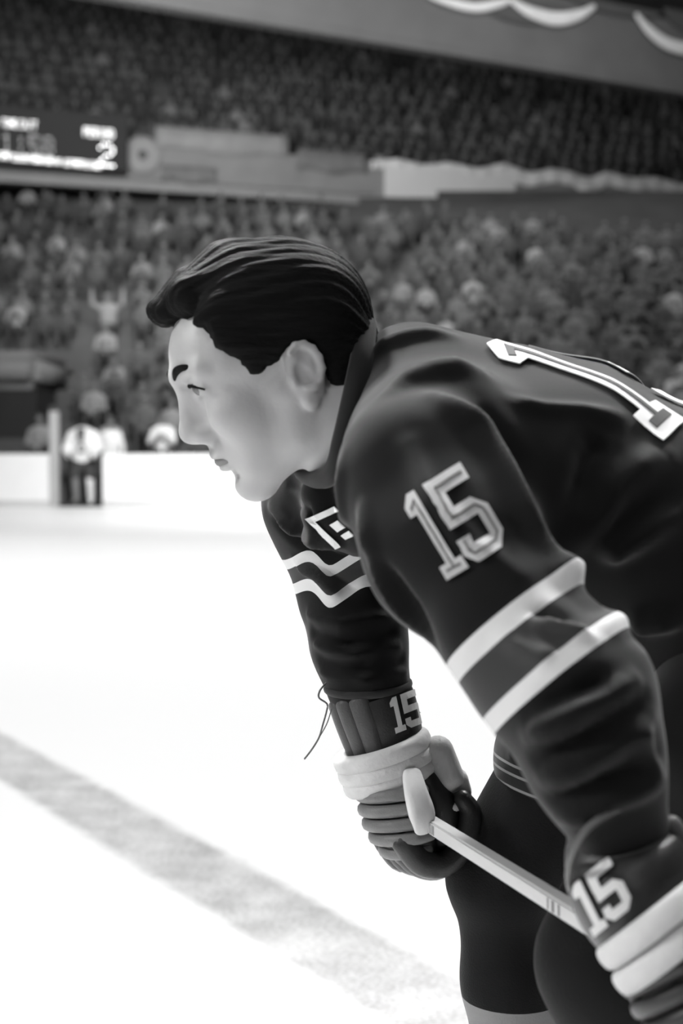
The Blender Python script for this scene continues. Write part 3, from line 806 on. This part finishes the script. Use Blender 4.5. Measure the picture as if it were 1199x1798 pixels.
h_ell(f, (.063, 0, -.079), (.0185, .022, .0175), .014)                      # chin
h_ell(f, (.069, 0, -.040), (.020, .027, .022), .014)                      # muzzle
for s in (-1, 1):
    h_ell(f, (.097, s * .032, .031), (.017, .018, .012), .012, 'cut'); h_ell(f, (.0985, s * .025, .014), (.012, .009, .018), .012, 'cut')     # eye socket
    h_ell(f, (.0745, s * .032, .032), (.0135, .0135, .0125), .003)         # eyeball
    h_cone(f, (.0870, s * .021, .040), (.0810, s * .044, .034), .0042, .0038, .004)   # upper lid
    h_cone(f, (.0840, s * .022, .024), (.0790, s * .044, .026), .0034, .0030, .005)
h_cone(f, (.0895, 0, .036), (.1020, 0, -.004), .0085, .0095, .009)          # nose
h_cone(f, (.080, 0, .030), (.087, 0, -.012), .0125, .014, .010)
h_ell(f, (.1005, 0, -.009), (.0130, .0115, .0110), .009)
for s in (-1, 1):
    h_ell(f, (.0895, s * .0125, -.016), (.0125, .0072, .0085), .009)
    h_ell(f, (.0960, s * .0070, -.0232), (.005, .0034, .004), .003, 'cut')
h_cone(f, (.082, -.014, -.033), (.082, .014, -.033), .0075, .0075, .006); h_ell(f, (.0855, 0, -.0385), (.0085, .017, .0066), .005)
h_ell(f, (.0815, 0, -.0535), (.0085, .017, .0068), .005)
h_cone(f, (.0895, -.021, -.0460), (.0895, .021, -.0460), .0028, .0028, .003, 'cut')
h_ell(f, (.0825, 0, -.0655), (.007, .018, .0055), .008, 'cut')
for s in (-1, 1):                                                          # ears
    ec = (-.012, s * .0765, .006)
    h_ell(f, ec, (.018, .0075, .030), .006)
    h_ell(f, (ec[0] + .004, s * .0845, ec[2] - .002), (.0085, .0075, .013), .003, 'cut')
    h_ell(f, (ec[0] - .003, s * .0845, ec[2] + .014), (.0065, .0040, .009), .003, 'cut')
    for a0, a1 in zip(np.linspace(-.6, 3.6, 9)[:-1], np.linspace(-.6, 3.6, 9)[1:]):   # rim
        q0 = (ec[0] - .001 - .0165 * math.sin(a0 + .0) * 1.0 + 0, s * .0835, ec[2] + .006 + .0215 * math.cos(a0)); q1 = (ec[0] - .001 - .0165 * math.sin(a1), s * .0835, ec[2] + .006 + .0215 * math.cos(a1))
        h_cone(f, q0, q1, .0034, .0034, .003)
    h_ell(f, (ec[0] + .006, s * .079, ec[2] - .028), (.0085, .0055, .0095), .004)     # lobe
    h_ell(f, (ec[0] + .014, s * .0775, ec[2] - .004), (.004, .006, .006), .003)       # tragus
v, q = f.mesh(); v = relax(v, q, 1, .4)
body = link('body', fast_mesh('body', v, q), SKIN, pl)
body_bvh = bvh_of(v, q)
del f
# eyes and brow
def eye(s):
    p = HC + HF * .0775 + L0 * s * .0325 + HU * .032
    bm = bmesh.new(); bmesh.ops.create_uvsphere(bm, u_segments=20, v_segments=14, radius=.0118, matrix=Matrix.Translation(Vector(p)))
    link('eye', bm_mesh('eye', bm, True), mat('eye_dark', .05, .15, .05, 50, spec=.5) if s == 1 else bpy.data.materials['eye_dark'], pl)
eye(1); eye(-1)
for s in (-1, 1):
    pts = [HC + HF * a + L0 * s * b + HU * c for a, b, c in ((.0985, .012, .046), (.0965, .024, .053), (.0890, .038, .054), (.0760, .050, .047))]
    me = sweep_mesh('eyebrow', pts, [(.0018, .0030), (.0024, .0042), (.0022, .0034), (.001, .0015)], up=tuple(HU), seg=10)
    link('eyebrow', me, HAIR, pl)
for s in (-1, 1):
    pts = [HC + HF * a + L0 * s * b + HU * c for a, b, c in ((.0885, .019, .0335), (.0905, .030, .0355), (.0865, .040, .0325), (.0805, .048, .027))]
    link('eyelashes', sweep_mesh('eyelashes', pts, [(.0010, .0012), (.0014, .0019), (.0014, .0017), (.0009, .0009)], up=tuple(HU), seg=8), HAIR, pl)
lips = [HC + HF * a + L0 * b + HU * c for a, b, c in ((.066, .0255, -.050), (.0800, .016, -.0470), (.0868, 0, -.046), (.0800, -.016, -.0470), (.066, -.0255, -.050))]
link('mouth', sweep_mesh('mouth', lips, [(.002, .0015), (.0055, .0050), (.0055, .0058), (.0055, .0050), (.002, .0015)], up=tuple(HU), seg=12), mat('player_lips', .13, .5, .1, 60), pl)

# ---------------------------------------------------------------- hair
def pa(px, py, l):
    P = W(px, py, HC[1] - l * math.cos(PSI)); d = P - HC; return float(d @ F0), P[2]
line = [pa(250, 583, 0), pa(285, 580, .0), pa(352, 578, .045), pa(372, 612, .06), pa(410, 630, .066), pa(436, 658, .07), pa(456, 658, .07), pa(488, 632, .07), pa(500, 612, .07), pa(545, 600, .07), pa(566, 640, .07), pa(585, 672, .07), pa(615, 705, .06), pa(680, 730, .05)]
line.sort(); lx = [p[0] for p in line]; lz = [p[1] for p in line]
f = Field(ax(HC[0] - .18, HC[0] + .15, .0026), ax(HC[1] - .11, HC[1] + .11, .0026), ax(HC[2] - .06, HC[2] + .17, .0026))
P = W(487, 548, 1.45); f.ell((P[0], HC[1] + .0, P[2]), (.0885, .0825, .0755), .02)
P = W(560, 590, 1.45); f.ell((P[0], HC[1], P[2]), (.050, .070, .070), .03)
f.cone(W(290, 549, 1.43), W(400, 492, 1.45), .0150, .040, .015, (1, 1.25, 1))
f.cone(W(330, 520, 1.40), W(420, 500, 1.42), .020, .036, .02)
f.cone(W(330, 520, 1.47), W(420, 500, 1.47), .018, .034, .02)
f.cone(W(275, 543, 1.43), W(330, 505, 1.44), .009, .020, .01)
for s in (-1, 1): h_ell(f, (.012, s * .055, .060), (.066, .0250, .056), .015); h_ell(f, (-.045, s * .045, .02), (.045, .0300, .056), .015)
P = W(597, 640, 1.45); f.ell((P[0], HC[1], P[2]), (.043, .062, .046), .02)
def cutf(X, Y, Z):
    a = (X - HC[0]) * F0[0] + (Y - HC[1]) * F0[1]; return (Z - np.interp(a, lx, lz).astype(np.float32)) * .75
f.op((-1, 0, 0), (1, 3, 3), cutf, .006, 'cut')
v, q = f.mesh(); n = vnormals(v, q)
a = (v - HC) @ F0; b_ = v[:, 2]; l_ = (v - HC) @ L0
th_ = np.arctan2(b_ - (HC[2] - .02), l_)
comb = np.sin(th_ * 62 + 2.5 * np.sin(a * 32)) * .6 + np.sin(th_ * 118 + 2 * np.sin(a * 48 + 1)) * .4 + np.sin(th_ * 23 + 1.5 * np.sin(a * 22 + 2)) * .7
v = v + n * (comb * .0011)[:, None]
link('hair', fast_mesh('hair', v, q), HAIR, pl)

# ---------------------------------------------------------------- jersey
f = Field(ax(-.16, .56, .0045), ax(.93, 1.84, .0045), ax(.80, 1.36, .0045))
f.chain(TORSO, .04, (1, 1.5, 1))
f.chain(NEAR_ARM, .022); f.chain(FAR_ARM, .02)
f.cone(W(738, 722, 1.41), W(765, 805, 1.31), .056, .078, .03); f.cone(W(765, 805, 1.31), W(850, 880, 1.32), .078, .10, .04)
f.cone(W(708, 642, 1.45), W(760, 700, 1.45), .042, .066, .02, (1, 1.3, 1))
f.cone(W(750, 690, 1.45), W(870, 730, 1.45), .066, .075, .03, (1, 1.5, 1))
f.cone(W(700, 800, 1.52), FAR_ARM[0][0], .08, .06, .05)
f.cone(W(608, 880, 1.50), W(700, 860, 1.48), .052, .08, .03, (1, 1.3, 1))
f.cone(W(1000, 1120, 1.10), W(1050, 1195, 1.08), .026, .040, .02)       # loose cloth behind the elbow
v, q = f.mesh(); v = relax(v, q, 2)
bv = bvh_of(v, q)
LN = [([(690, 690), (760, 660), (830, 655)], .012, .006), ([(655, 620), (700, 600), (790, 590)], .010, .004), ([(770, 700), (840, 760), (920, 900), (990, 1010)], .012, .007),
 ([(840, 700), (900, 800), (950, 900)], .014, -.005), ([(900, 705), (960, 720), (1080, 730)], .010, .004), ([(720, 780), (760, 880), (820, 960), (900, 1010)], .010, .004),
 ([(640, 900), (660, 980), (700, 1060), (745, 1120)], .008, .005), ([(650, 960), (690, 1020), (760, 1130)], .007, -.004), ([(600, 800), (605, 900), (630, 980)], .010, .003),
 ([(985, 1010), (1080, 960), (1199, 905)], .012, .011), ([(1000, 960), (1080, 860), (1160, 800)], .016, .006), ([(1060, 1105), (1130, 1090), (1199, 1070)], .012, .008), ([(1010, 900), (1040, 800), (1060, 760)], .014, -.006),
 ([(935, 1090), (990, 1110), (1035, 1125)], .007, .005), ([(880, 1120), (940, 1150), (975, 1165)], .009, .004), ([(940, 1070), (1000, 1095)], .006, -.004),
 ([(930, 1290), (1010, 1250), (1110, 1200)], .010, .007), ([(935, 1250), (1020, 1215), (1080, 1190)], .010, -.006), ([(950, 1330), (1040, 1290), (1130, 1230)], .010, -.006), ([(960, 1365), (1050, 1320), (1140, 1260)], .010, .006),
 ([(975, 1400), (1060, 1370), (1145, 1330)], .009, -.005), ([(990, 1430), (1070, 1395), (1150, 1370)], .009, .006), ([(1110, 1270), (1135, 1320), (1150, 1370)], .008, .004),
 ([(475, 890), (520, 925), (560, 945), (600, 950)], .008, .006), ([(485, 915), (540, 960), (600, 975)], .008, -.005), ([(520, 985), (560, 1010), (590, 1050)], .007, .006), ([(560, 1000), (600, 1020), (630, 1035)], .007, -.004),
 ([(540, 1080), (600, 1100), (680, 1085)], .007, .005), ([(548, 1110), (610, 1130), (690, 1110)], .006, -.005), ([(555, 1130), (620, 1150), (700, 1135)], .006, .005), ([(565, 1160), (630, 1175), (708, 1160)], .006, -.004), ([(565, 1180), (640, 1195), (712, 1180)], .005, .004), ([(510, 850), (540, 900), (575, 950)], .007, -.004)]
v = folds(v, q, bv, [(a, b * 1.0, c * 2.1) for a, b, c in LN])
jr = np.random.default_rng(3)
for _ in range(3):                                                        # soft random drape
    k = jr.normal(size=3) * 18; ph = jr.uniform(0, 6); v = v + vnormals(v, q) * (np.sin(v @ k + ph) * .0012)[:, None]
jer_bvh = bvh_of(v, q)
# band positions on the arms
nA = np.array([.63, -.30, -.777]); nA /= np.linalg.norm(nA)
def sA(px, py): return float(np.array(hit(jer_bvh, px, py)) @ nA)
d_arm = np.minimum.reduce([seg_dist(v, NEAR_ARM[i][0], NEAR_ARM[i + 1][0]) for i in range(1, 5)])
mA = ((d_arm < .078) & (v[:, 1] < 1.30)).astype(float); sv = v @ nA
a1, a2, b1, b2 = sA(885, 1068), sA(910, 1098), sA(950, 1164), sA(972, 1192)
print('arm bands', a1, a2, b1, b2)
nF = np.array([.10, 0, -1.0]); nF /= np.linalg.norm(nF)
def sF(px, py): return float(np.array(hit(jer_bvh, px, py)) @ nF)
u_ = (v[:, 0] - W(575, 1000, 1.6)[0])
sfv = v @ nF - .006 * np.sin(u_ * 95 + .4) - .010 * np.exp(-(u_ / .012) ** 2)
mF = ((np.minimum.reduce([seg_dist(v, FAR_ARM[i][0], FAR_ARM[i + 1][0]) for i in range(len(FAR_ARM) - 1)]) < .085) & (v[:, 1] > 1.5)).astype(float)
c1, c2, c3, c4 = sF(545, 975), sF(545, 995), sF(548, 1025), sF(548, 1046)
me = fast_mesh('jersey', v, q); attr(me, 'arm_s', sv); attr(me, 'arm_m', mA); attr(me, 'far_s', sfv); attr(me, 'far_m', mF)
J = fabric('jersey_cloth', .0040, [('arm_s', a2, b1, .028, 'arm_m'), ('arm_s', a1, a2, .50, 'arm_m'), ('arm_s', b1, b2, .50, 'arm_m'), ('far_s', c2, c3, .028, 'far_m'), ('far_s', c1, c2, .6, 'far_m'), ('far_s', c3, c4, .6, 'far_m')])
jersey = link('jersey', me, J, pl)
TWS = mat('sleeve_number_twill', .34, .8, .1, 60, .2, 1200, .1); TW = mat('number_twill', .50, .8, .06, 60, .2, 1200, .1); TWG = mat('number_inline', .07, .8, .1, 60); TWW = mat('back_number_twill', .85, .8, .04, 60)
def pxplace(O, U, V, Y=.9):
    return lambda gx, gy: W(O[0] + gx * U[0] + gy * V[0], O[1] + gx * U[1] + gy * V[1], Y)
camray = lambda p: Vector(p) - CAMP
ONEn = [(x * .75, y) for x, y in ONE]; ONELn = [[(x * .75, y) for x, y in l] for l in ONE_L]
def number(name, bvh, O, U, V, Y, root, tw, inl, off=.0022, gap=.42, inw=.024, parts=(0, 1)):
    pf = pxplace(O, U, V, Y); sh = lambda poly: [(x + gap, y) for x, y in poly]
    for k in parts:
        g = ONEn if k == 0 else sh(FIVE)
        o = decal(name, [g], pf, camray, bvh, off, .06, tw, root)
        if inl:
            ls = ONELn if k == 0 else [sh(l) for l in FIVE_L]
            decal('number_inline', [strip(l, inw) for l in ls], pf, camray, bvh, off + .0008, .06, inl, o)
number('sleeve_number', jer_bvh, (787, 1020), (98, -60), (-84, -142), .95, jersey, TWS, TWG)
# chest letter, only its corner shows beside the arm
pf = pxplace((540, 912), (62, -28), (50, 50), 1.1)
o = decal('chest_letter', [strip([(.80, .06), (.06, .06), (.06, 1.0)], .16), [(.34, .36), (.60, .34), (.62, .60), (.36, .62)], [(.36, .74), (.62, .72), (.62, .9), (.38, .9)]], pf, camray, jer_bvh, .002, .12, TWW, jersey)
# back number, laid over the back
p_top = hit(jer_bvh, 838, 618); p_bot = hit(jer_bvh, 1162, 778); print('back', p_top, p_bot)
if p_top and p_bot:
    Vb = Vector(p_top) - Vector(p_bot); Hn = Vb.length; rd = Vector((0, .35, -.94)); Ub = Vector((0, .94, .35)) * Hn * .85
    Ub = (Ub - Vb * (Ub.dot(Vb) / Vb.dot(Vb)))
    st = Vector(p_bot) - rd * .25
    bp = lambda gx, gy: st + Ub * gx + Vb * gy
    o = decal('back_number', [ONEn], bp, rd, jer_bvh, .003, .05, TWW, jersey); decal('number_inline', [strip(l, .045) for l in ONELn], bp, rd, jer_bvh, .0042, .05, TWG, o)
    rd2 = Vector((0, .25, -.97)); 
    o = decal('back_number', [[(x + .8, y) for x, y in FIVE]], bp, rd, jer_bvh, .003, .05, TWW, jersey)
# collar
col = [W(642, 562, 1.44), W(636, 625, 1.388), W(621, 700, 1.370), W(605, 770, 1.364), W(590, 822, 1.378), W(560, 842, 1.42), W(532, 830, 1.47), W(545, 790, 1.52), W(590, 690, 1.535), W(632, 600, 1.50)]
bm = bmesh.new(); sweep(bm, col, [(.008, .012)] * len(col), closed=True, up=(.8, 0, -.5), seg=12)
link('collar', bm_mesh('collar', bm, True), fabric('collar_rib', .014, bscale=1500.), pl)

# ---------------------------------------------------------------- pants, socks, skates
f = Field(ax(-.02, .66, .006), ax(1.05, 1.80, .006), ax(.62, 1.10, .006))
f.cone(W(1300, 1120, 1.46), W(1480, 1150, 1.46), .12, .13, .04, (1, 1.5, 1))
f.chain([limb(1400, 1200, 1.32, .115), limb(1275, 1400, 1.27, .108)], .04)
f.chain([limb(1400, 1180, 1.60, .115), limb(1010, 1318, 1.575, .086)], .04); f.cone(W(1010, 1318, 1.575), W(975, 1345, 1.575), .082, .066, .02)
f.cone(W(1240, 1330, 1.27), W(1290, 1450, 1.25), .07, .085, .02)
v, q = f.mesh(); v = relax(v, q, 2); pb = bvh_of(v, q); v = folds(v, q, pb, [([(885, 1280), (900, 1310), (905, 1340)], .008, .004)])
me = fast_mesh('pants', v, q); s_ = v[:, 2] + (v[:, 0] - W(870, 1340, 1.55)[0]) * .25; attr(me, 'pz', s_); attr(me, 'pm', (v[:, 1] > 1.42).astype(float))
zt = lambda y: W(870, y, 1.53)[2]
link('pants', me, fabric('pants_cloth', .010, [('pz', zt(1339), zt(1334), .16, 'pm'), ('pz', zt(1356), zt(1351), .14, 'pm'), ('pz', zt(1380), zt(1375), .16, 'pm')], sheen=.15), pl)
def sock(ch, an, ylo):
    kn = ch[-1][0]
    f = Field(ax(-.05, .55, .006), ax(1.05, 1.75, .006), ax(.10, .95, .006))
    f.chain([(ch[-2][0], ch[-2][1] * .94), (kn, ch[-1][1])], .03)
    m1 = kn + (an - kn) * .22 + [-.006, 0, 0]; m2 = kn + (an - kn) * .5
    f.cone(kn, m1, ch[-1][1] * .85, .052, .01); f.cone(m1, m2, .054, .052, .02); f.cone(m2, an, .052, .038, .02)
    v, q = f.mesh(); v = relax(v, q, 2); me = fast_mesh('sock', v, q); attr(me, 'sz', v[:, 2]); attr(me, 'sm', np.ones(len(v)))
    link('sock', me, fabric('sock_knit_%d' % ylo, .006, [('sz', .30, ylo / 1000., .16, 'sm')], sheen=.03, bscale=500., bump=.4), pl)
sock(FAR_LEG, FA, int(W(800, 1776, 1.53)[2] * 1000)); sock(NEAR_LEG, NA, 420)
BOOT = mat('skate_leather', .03, .4, .15, 30, .1, 300); STEEL = mat('skate_steel', .5, .25, .05, 30, metal=.9)
for an in (NA, FA):
    f = Field(ax(an[0] - .26, an[0] + .12, .006), ax(an[1] - .08, an[1] + .08, .006), ax(.02, .30, .006))
    f.cone(an + [.02, 0, .10], an + [.02, 0, -.04], .048, .042, .02); f.cone(an + [.015, 0, -.045], an + [-.16, 0, -.058], .040, .034, .02, (1, 1, .8))
    v, q = f.mesh(); sk = link('skate', fast_mesh('skate', v, q), BOOT, pl)
    sk['label'] = 'dark leather skate'
    bm = bmesh.new(); box(bm, an[0] - .20, an[0] + .07, an[1] - .002, an[1] + .002, 0.0005, .028); box(bm, an[0] - .15, an[0] - .10, an[1] - .012, an[1] + .012, .024, .07); box(bm, an[0] - .02, an[0] + .05, an[1] - .012, an[1] + .012, .024, .08)
    link('blade', bm_mesh('blade', bm), STEEL, sk)

# ---------------------------------------------------------------- gloves
LEA = mat('glove_leather', .10, .5, .25, 60, .25, 500, .1); LEAR = mat('cuff_roll_leather', .035, .5, .25, 60, .25, 500, .1); LEAD = mat('glove_black', .014, .42, .2, 60, .2, 500); LEAG = mat('glove_grey_palm', .42, .6, .2, 50, .3, 400, .2)
TAPE = mat('glove_white_wrap', .47, .8, .10, 60, .5, 180, .1); TAPE2 = mat('glove_white_thumb', .50, .8, .08, 60, .3, 200)
PIPE = mat('glove_piping', .09, .5, .1, 60)
def glove(O, D, B, cuff, ribs, ring, label, mir=1, thumb_white=True, rollmat=None, thumb=None):
    O, D, B = Vector(O), Vector(D).normalized(), Vector(B); B = (B - D * B.dot(D)).normalized(); T = D.cross(B) * mir
    g = lambda d, b, t: O + D * d + B * b + T * t
    bm = bmesh.new()                                                      # hand shell under the pads
    sweep(bm, [g(-.005, 0, 0), g(.03, -.002, 0), g(.06, -.004, 0), g(.085, -.008, 0)], [(.038, .038), (.040, .042), (.037, .042), (.028, .038)], up=tuple(T), seg=20)
    gl = link('glove', bm_mesh('glove', bm, True), LEAD, pl); gl['label'] = label
    # cuff
    bm = bmesh.new(); sweep(bm, [c[0] for c in cuff], [c[1] for c in cuff], up=tuple(T), seg=32)
    me = bm_mesh('cuff', bm, True); cb = bvh_me(me)
    cu = link('cuff', me, LEAD, gl)
    for th in ribs:
        pts = []; rr = []
        for c, r in cuff[1:]:
            c = Vector(c); pts.append(c + (B * math.cos(th) * (r[0] - .002) + T * math.sin(th) * (r[1] - .002)) ); rr.append((.0115 * r[0] / .045, .0075))
        link('cuff_roll', sweep_mesh('cuff_roll', pts, rr, up=tuple(B * math.cos(th) + T * math.sin(th)), seg=12), rollmat or LEAR, gl)
    for (c, u, vv, r) in ring:
        pts = [Vector(c) + Vector(u) * math.cos(a) + Vector(vv) * math.sin(a) for a in np.linspace(0, 2 * math.pi, 20, endpoint=False)]
        bm = bmesh.new(); nn = Vector(u).cross(Vector(vv)); sweep(bm, pts, [r] * 20, closed=True, up=tuple(nn), seg=14, sub=3, power=2.6)
        link('wrist_wrap', bm_mesh('wrist_wrap', bm, True), TAPE, gl)
    for i, (d, rb) in enumerate(((.022, .046), (.038, .046), (.054, .044), (.070, .039), (.086, .031))):
        pts = [g(d + .004 * math.sin(th), (rb - .004) * math.cos(th) - .004, (.046 - .012 * (i == 4)) * math.sin(th)) for th in np.linspace(-1.5, 1.86, 9)]
        link('hand_roll', sweep_mesh('hand_roll', pts, [(.0065, .0068)] + [(.009, .0075)] * 7 + [(.0065, .0068)], up=tuple(D), seg=12, power=2.4), LEA if thumb_white else LEAD, gl)
    for i, t in enumerate((.036, .013, -.011, -.034)):
        k = (1, 1.04, 1.0, .88)[i]
        pts = [g(.078, .014, t), g(.098 + .004 * k, -.002, t), g(.104 * k + .004, -.028, t), g(.090 * k, -.056, t), g(.062, -.068 * k, t), g(.044, -.062, t)]
        link('finger', sweep_mesh('finger', pts, [.0135, .0145, .014, .0135, .0125, .010], up=tuple(T), seg=14), LEAD, gl)
    th = sweep_mesh('thumb', thumb or [g(.004, -.018, .048), g(.026, -.026, .055), g(.050, -.034, .056), g(.066, -.037, .053)], [(.0085, .0105), (.0085, .0128), (.0085, .0140), (.005, .0085)], up=tuple(B), seg=16, power=3.2)
    o = link('thumb', th, TAPE2 if thumb_white else LEAD, gl)
    if thumb_white: o['label'] = 'white leather thumb'
    link('palm', sweep_mesh('palm', [g(.022, -.030, .004), g(.05, -.040, .004), g(.082, -.036, .002)], [(.020, .034), (.023, .036), (.020, .034)], up=tuple(T), seg=18), LEAD, gl)
    for a, b, ra in (((-.012, -.050, .016), (.020, -.056, .018), (.017, .021)), ((.022, -.066, .012), (.036, -.068, .010), (.013, .019))):
        link('palm_pad', sweep_mesh('palm_pad', [g(*a), g(*[(a[i] + b[i]) / 2 for i in range(3)]), g(*b)], [ra] * 3, up=tuple(T), seg=18, power=2.6), LEAG, gl)
    link('palm_strap', sweep_mesh('palm_strap', [g(.052, -.044, .034), g(.050, -.064, .028), g(.044, -.078, .012), g(.040, -.080, -.01)], [(.004, .005)] * 4, up=tuple(D), seg=10), TAPE2, gl)
    return gl, cb
# the far glove (right hand)
Of = W(690, 1352, 1.58)
ct = [(W(650, 1214, 1.60), (.040, .040)), (W(655, 1228, 1.60), (.0465, .0465)), (W(668, 1268, 1.595), (.0455, .0455)), (W(682, 1318, 1.59), (.0415, .0415)), (W(688, 1345, 1.585), (.038, .038))]
tu = Vector((.95, -.05, .30)).normalized(); tw = Vector((.06, .98, .02)); tn = tu.cross(tw).normalized()
R0 = Vector(W(677, 1337, 1.585))
ring = [(R0 + tn * k, tu * a, tw * a * .95, (.0095, .0105)) for k, a in ((.013, .0475), (-.002, .047), (-.016, .0455))] if tn.z > 0 else [(R0 - tn * k, tu * a, tw * a * .95, (.0095, .0105)) for k, a in ((.013, .0475), (-.002, .047), (-.016, .0455))]
gf, cbf = glove(Of, W(703, 1470, 1.57) - W(655, 1210, 1.60), (-.96, -.27, 0), ct, [-.9, -.45, 0., .45, .9], ring, 'dark padded glove with white wrist wrap and stick in its grip', -1, thumb=[W(723, 1362, 1.535), W(731, 1395, 1.515), W(741, 1432, 1.505), W(741, 1458, 1.508)])
number('glove_number', cbf, (694, 1288), (46, -18), (-13, -60), 1.3, gf, TW, None, off=.002)
hb = []; h0 = Vector(W(646, 1204, 1.60)); ha = Vector((.99, 0, .06)); hv = Vector((.03, .97, .06))
for a in np.linspace(0, 2 * math.pi, 20, endpoint=False): hb.append(h0 + ha * (.0475 * math.cos(a)) + hv * (.0475 * math.sin(a)))
link('sleeve_hem', sweep_mesh('sleeve_hem', hb, [(.0035, .0045)] * 20, closed=True, up=(0, 0, 1), seg=10, sub=3), fabric('hem_cloth', .02), jersey)
# loose lace
pts = [W(572, 1200, 1.56), W(562, 1212, 1.55), W(560, 1225, 1.55), (W(574, 1236, 1.55)), W(573, 1250, 1.55), W(566, 1275, 1.55), W(560, 1295, 1.55), W(548, 1315, 1.55), W(535, 1332, 1.55)]
link('lace', sweep_mesh('lace', pts, [.0011] * 9, seg=6), PIPE, gf)
pts = [W(582, 1245, 1.56), W(574, 1270, 1.56), W(562, 1292, 1.56), W(551, 1310, 1.56)]
link('lace', sweep_mesh('lace', pts, [.0007] * 4, seg=6), PIPE, gf)
# the near glove (left hand)
On = W(1178, 1632, 1.03)
ct = [(W(1082, 1462, 1.055), (.036, .038)), (W(1090, 1490, 1.055), (.0435, .044)), (W(1105, 1530, 1.05), (.0505, .048)), (W(1125, 1580, 1.04), (.0515, .048)), (W(1148, 1620, 1.03), (.047, .044))]
Dn = Vector(W(1178, 1632, 1.03) - W(1090, 1452, 1.055))
def imv(x, y): return Vector(W(600 + x, 800 - 0 + y, 1.0) - W(600, 800, 1.0)).normalized()
u1 = imv(.78, -.62); v1 = Vector((.22, .94, -.26)); 
ring = [(Vector(W(1163, 1606, 1.03)), u1 * .0490, v1 * .050, (.0085, .0100)), (Vector(W(1188, 1652, 1.025)), u1 * .0480, v1 * .048, (.008, .0098))]
gn, cbn = glove(On, Dn, (-.35, -.9, -.2), ct, [-1.9, -2.4, -2.9, -3.4], ring, 'dark padded glove with white cuff number and two white wrist rolls', 1, False)
number('glove_number', cbn, (1046, 1643), (62, -50), (-42, -84), .8, gn, TW, None, off=.0022)
# piping round the cuff opening
arc = [W(1002, 1566, 1.045), W(998, 1530, 1.02), W(1010, 1486, 1.0), W(1036, 1450, .995), W(1076, 1424, 1.0), W(1122, 1408, 1.02), W(1160, 1440, 1.06), W(1150, 1490, 1.095), W(1080, 1540, 1.10), W(1020, 1566, 1.08)]
bm = bmesh.new(); sweep(bm, arc[:6], [.0026] * 6, up=(0, 1, 0), seg=8)
link('cuff_piping', bm_mesh('cuff_piping', bm, True), mat('cuff_piping_leather', .06, .5, .1, 60), gn)

# ---------------------------------------------------------------- the stick
A_ = Vector(W(742, 1438, 1.545)); B2 = Vector(W(1000, 1599, 1.18)); ds = (B2 - A_).normalized()
st = empty('hockey_stick', A_); tag(st, 'pale wooden hockey stick held across the player\'s knees in both gloves', 'hockey stick')
up = Vector((0, 0, 1)); sd = ds.cross(up).normalized(); uu = sd.cross(ds)
def bar(bm, p, qv, w_, h_, bev=.002):
    vs = []
    for c in (p, qv):
        for a, b in ((-1, -1), (1, -1), (1, 1), (-1, 1)): vs.append(bm.verts.new(c + sd * (a * w_ / 2) + uu * (b * h_ / 2)))
    fs = [bm.faces.new([vs[i] for i in t]) for t in ((0, 1, 2, 3), (7, 6, 5, 4), (0, 4, 5, 1), (1, 5, 6, 2), (2, 6, 7, 3), (3, 7, 4, 0))]
    if bev: bmesh.ops.bevel(bm, geom=list({e for f in fs for e in f.edges}), offset=bev, segments=2, affect='EDGES')
WOOD = mat('stick_wood', .42, .5, .08, 20, .1, 200, stretch=(1, 1, 8)); MARK = mat('stick_mark', .12, .6, .3, 60); BTAPE = mat('black_blade_tape', .02, .9, .2, 60)
bm = bmesh.new(); bar(bm, A_ - ds * .03, A_ + ds * 1.18, .0165, .0150); link('shaft', bm_mesh('shaft', bm), WOOD, st)
bm = bmesh.new(); bar(bm, A_ - ds * .055, A_ - ds * .02, .022, .021, .005); link('butt_tape', bm_mesh('butt_tape', bm), TAPE, st)
e_ = A_ + ds * 1.17; bd = (sd * -.3 + ds * .75 + Vector((0, 0, -.3))).normalized(); 
bm = bmesh.new(); 
sweep(bm, [e_ - ds * .02, e_ + bd * .1, e_ + bd * .2 + sd * .01, e_ + bd * .30 + sd * .03], [(.010, .014), (.006, .030), (.005, .034), (.005, .030)], seg=12, power=3)
link('blade', bm_mesh('blade', bm, True), BTAPE, st)
for t0, t1 in ((.048, .050), (.053, .056), (.058, .0605), (.352, .355), (.361, .367), (.374, .378)):
    bm = bmesh.new(); bar(bm, A_ + ds * t0, A_ + ds * t1, .0171, .010, 0); link('printed_mark', bm_mesh('printed_mark', bm), MARK, st)
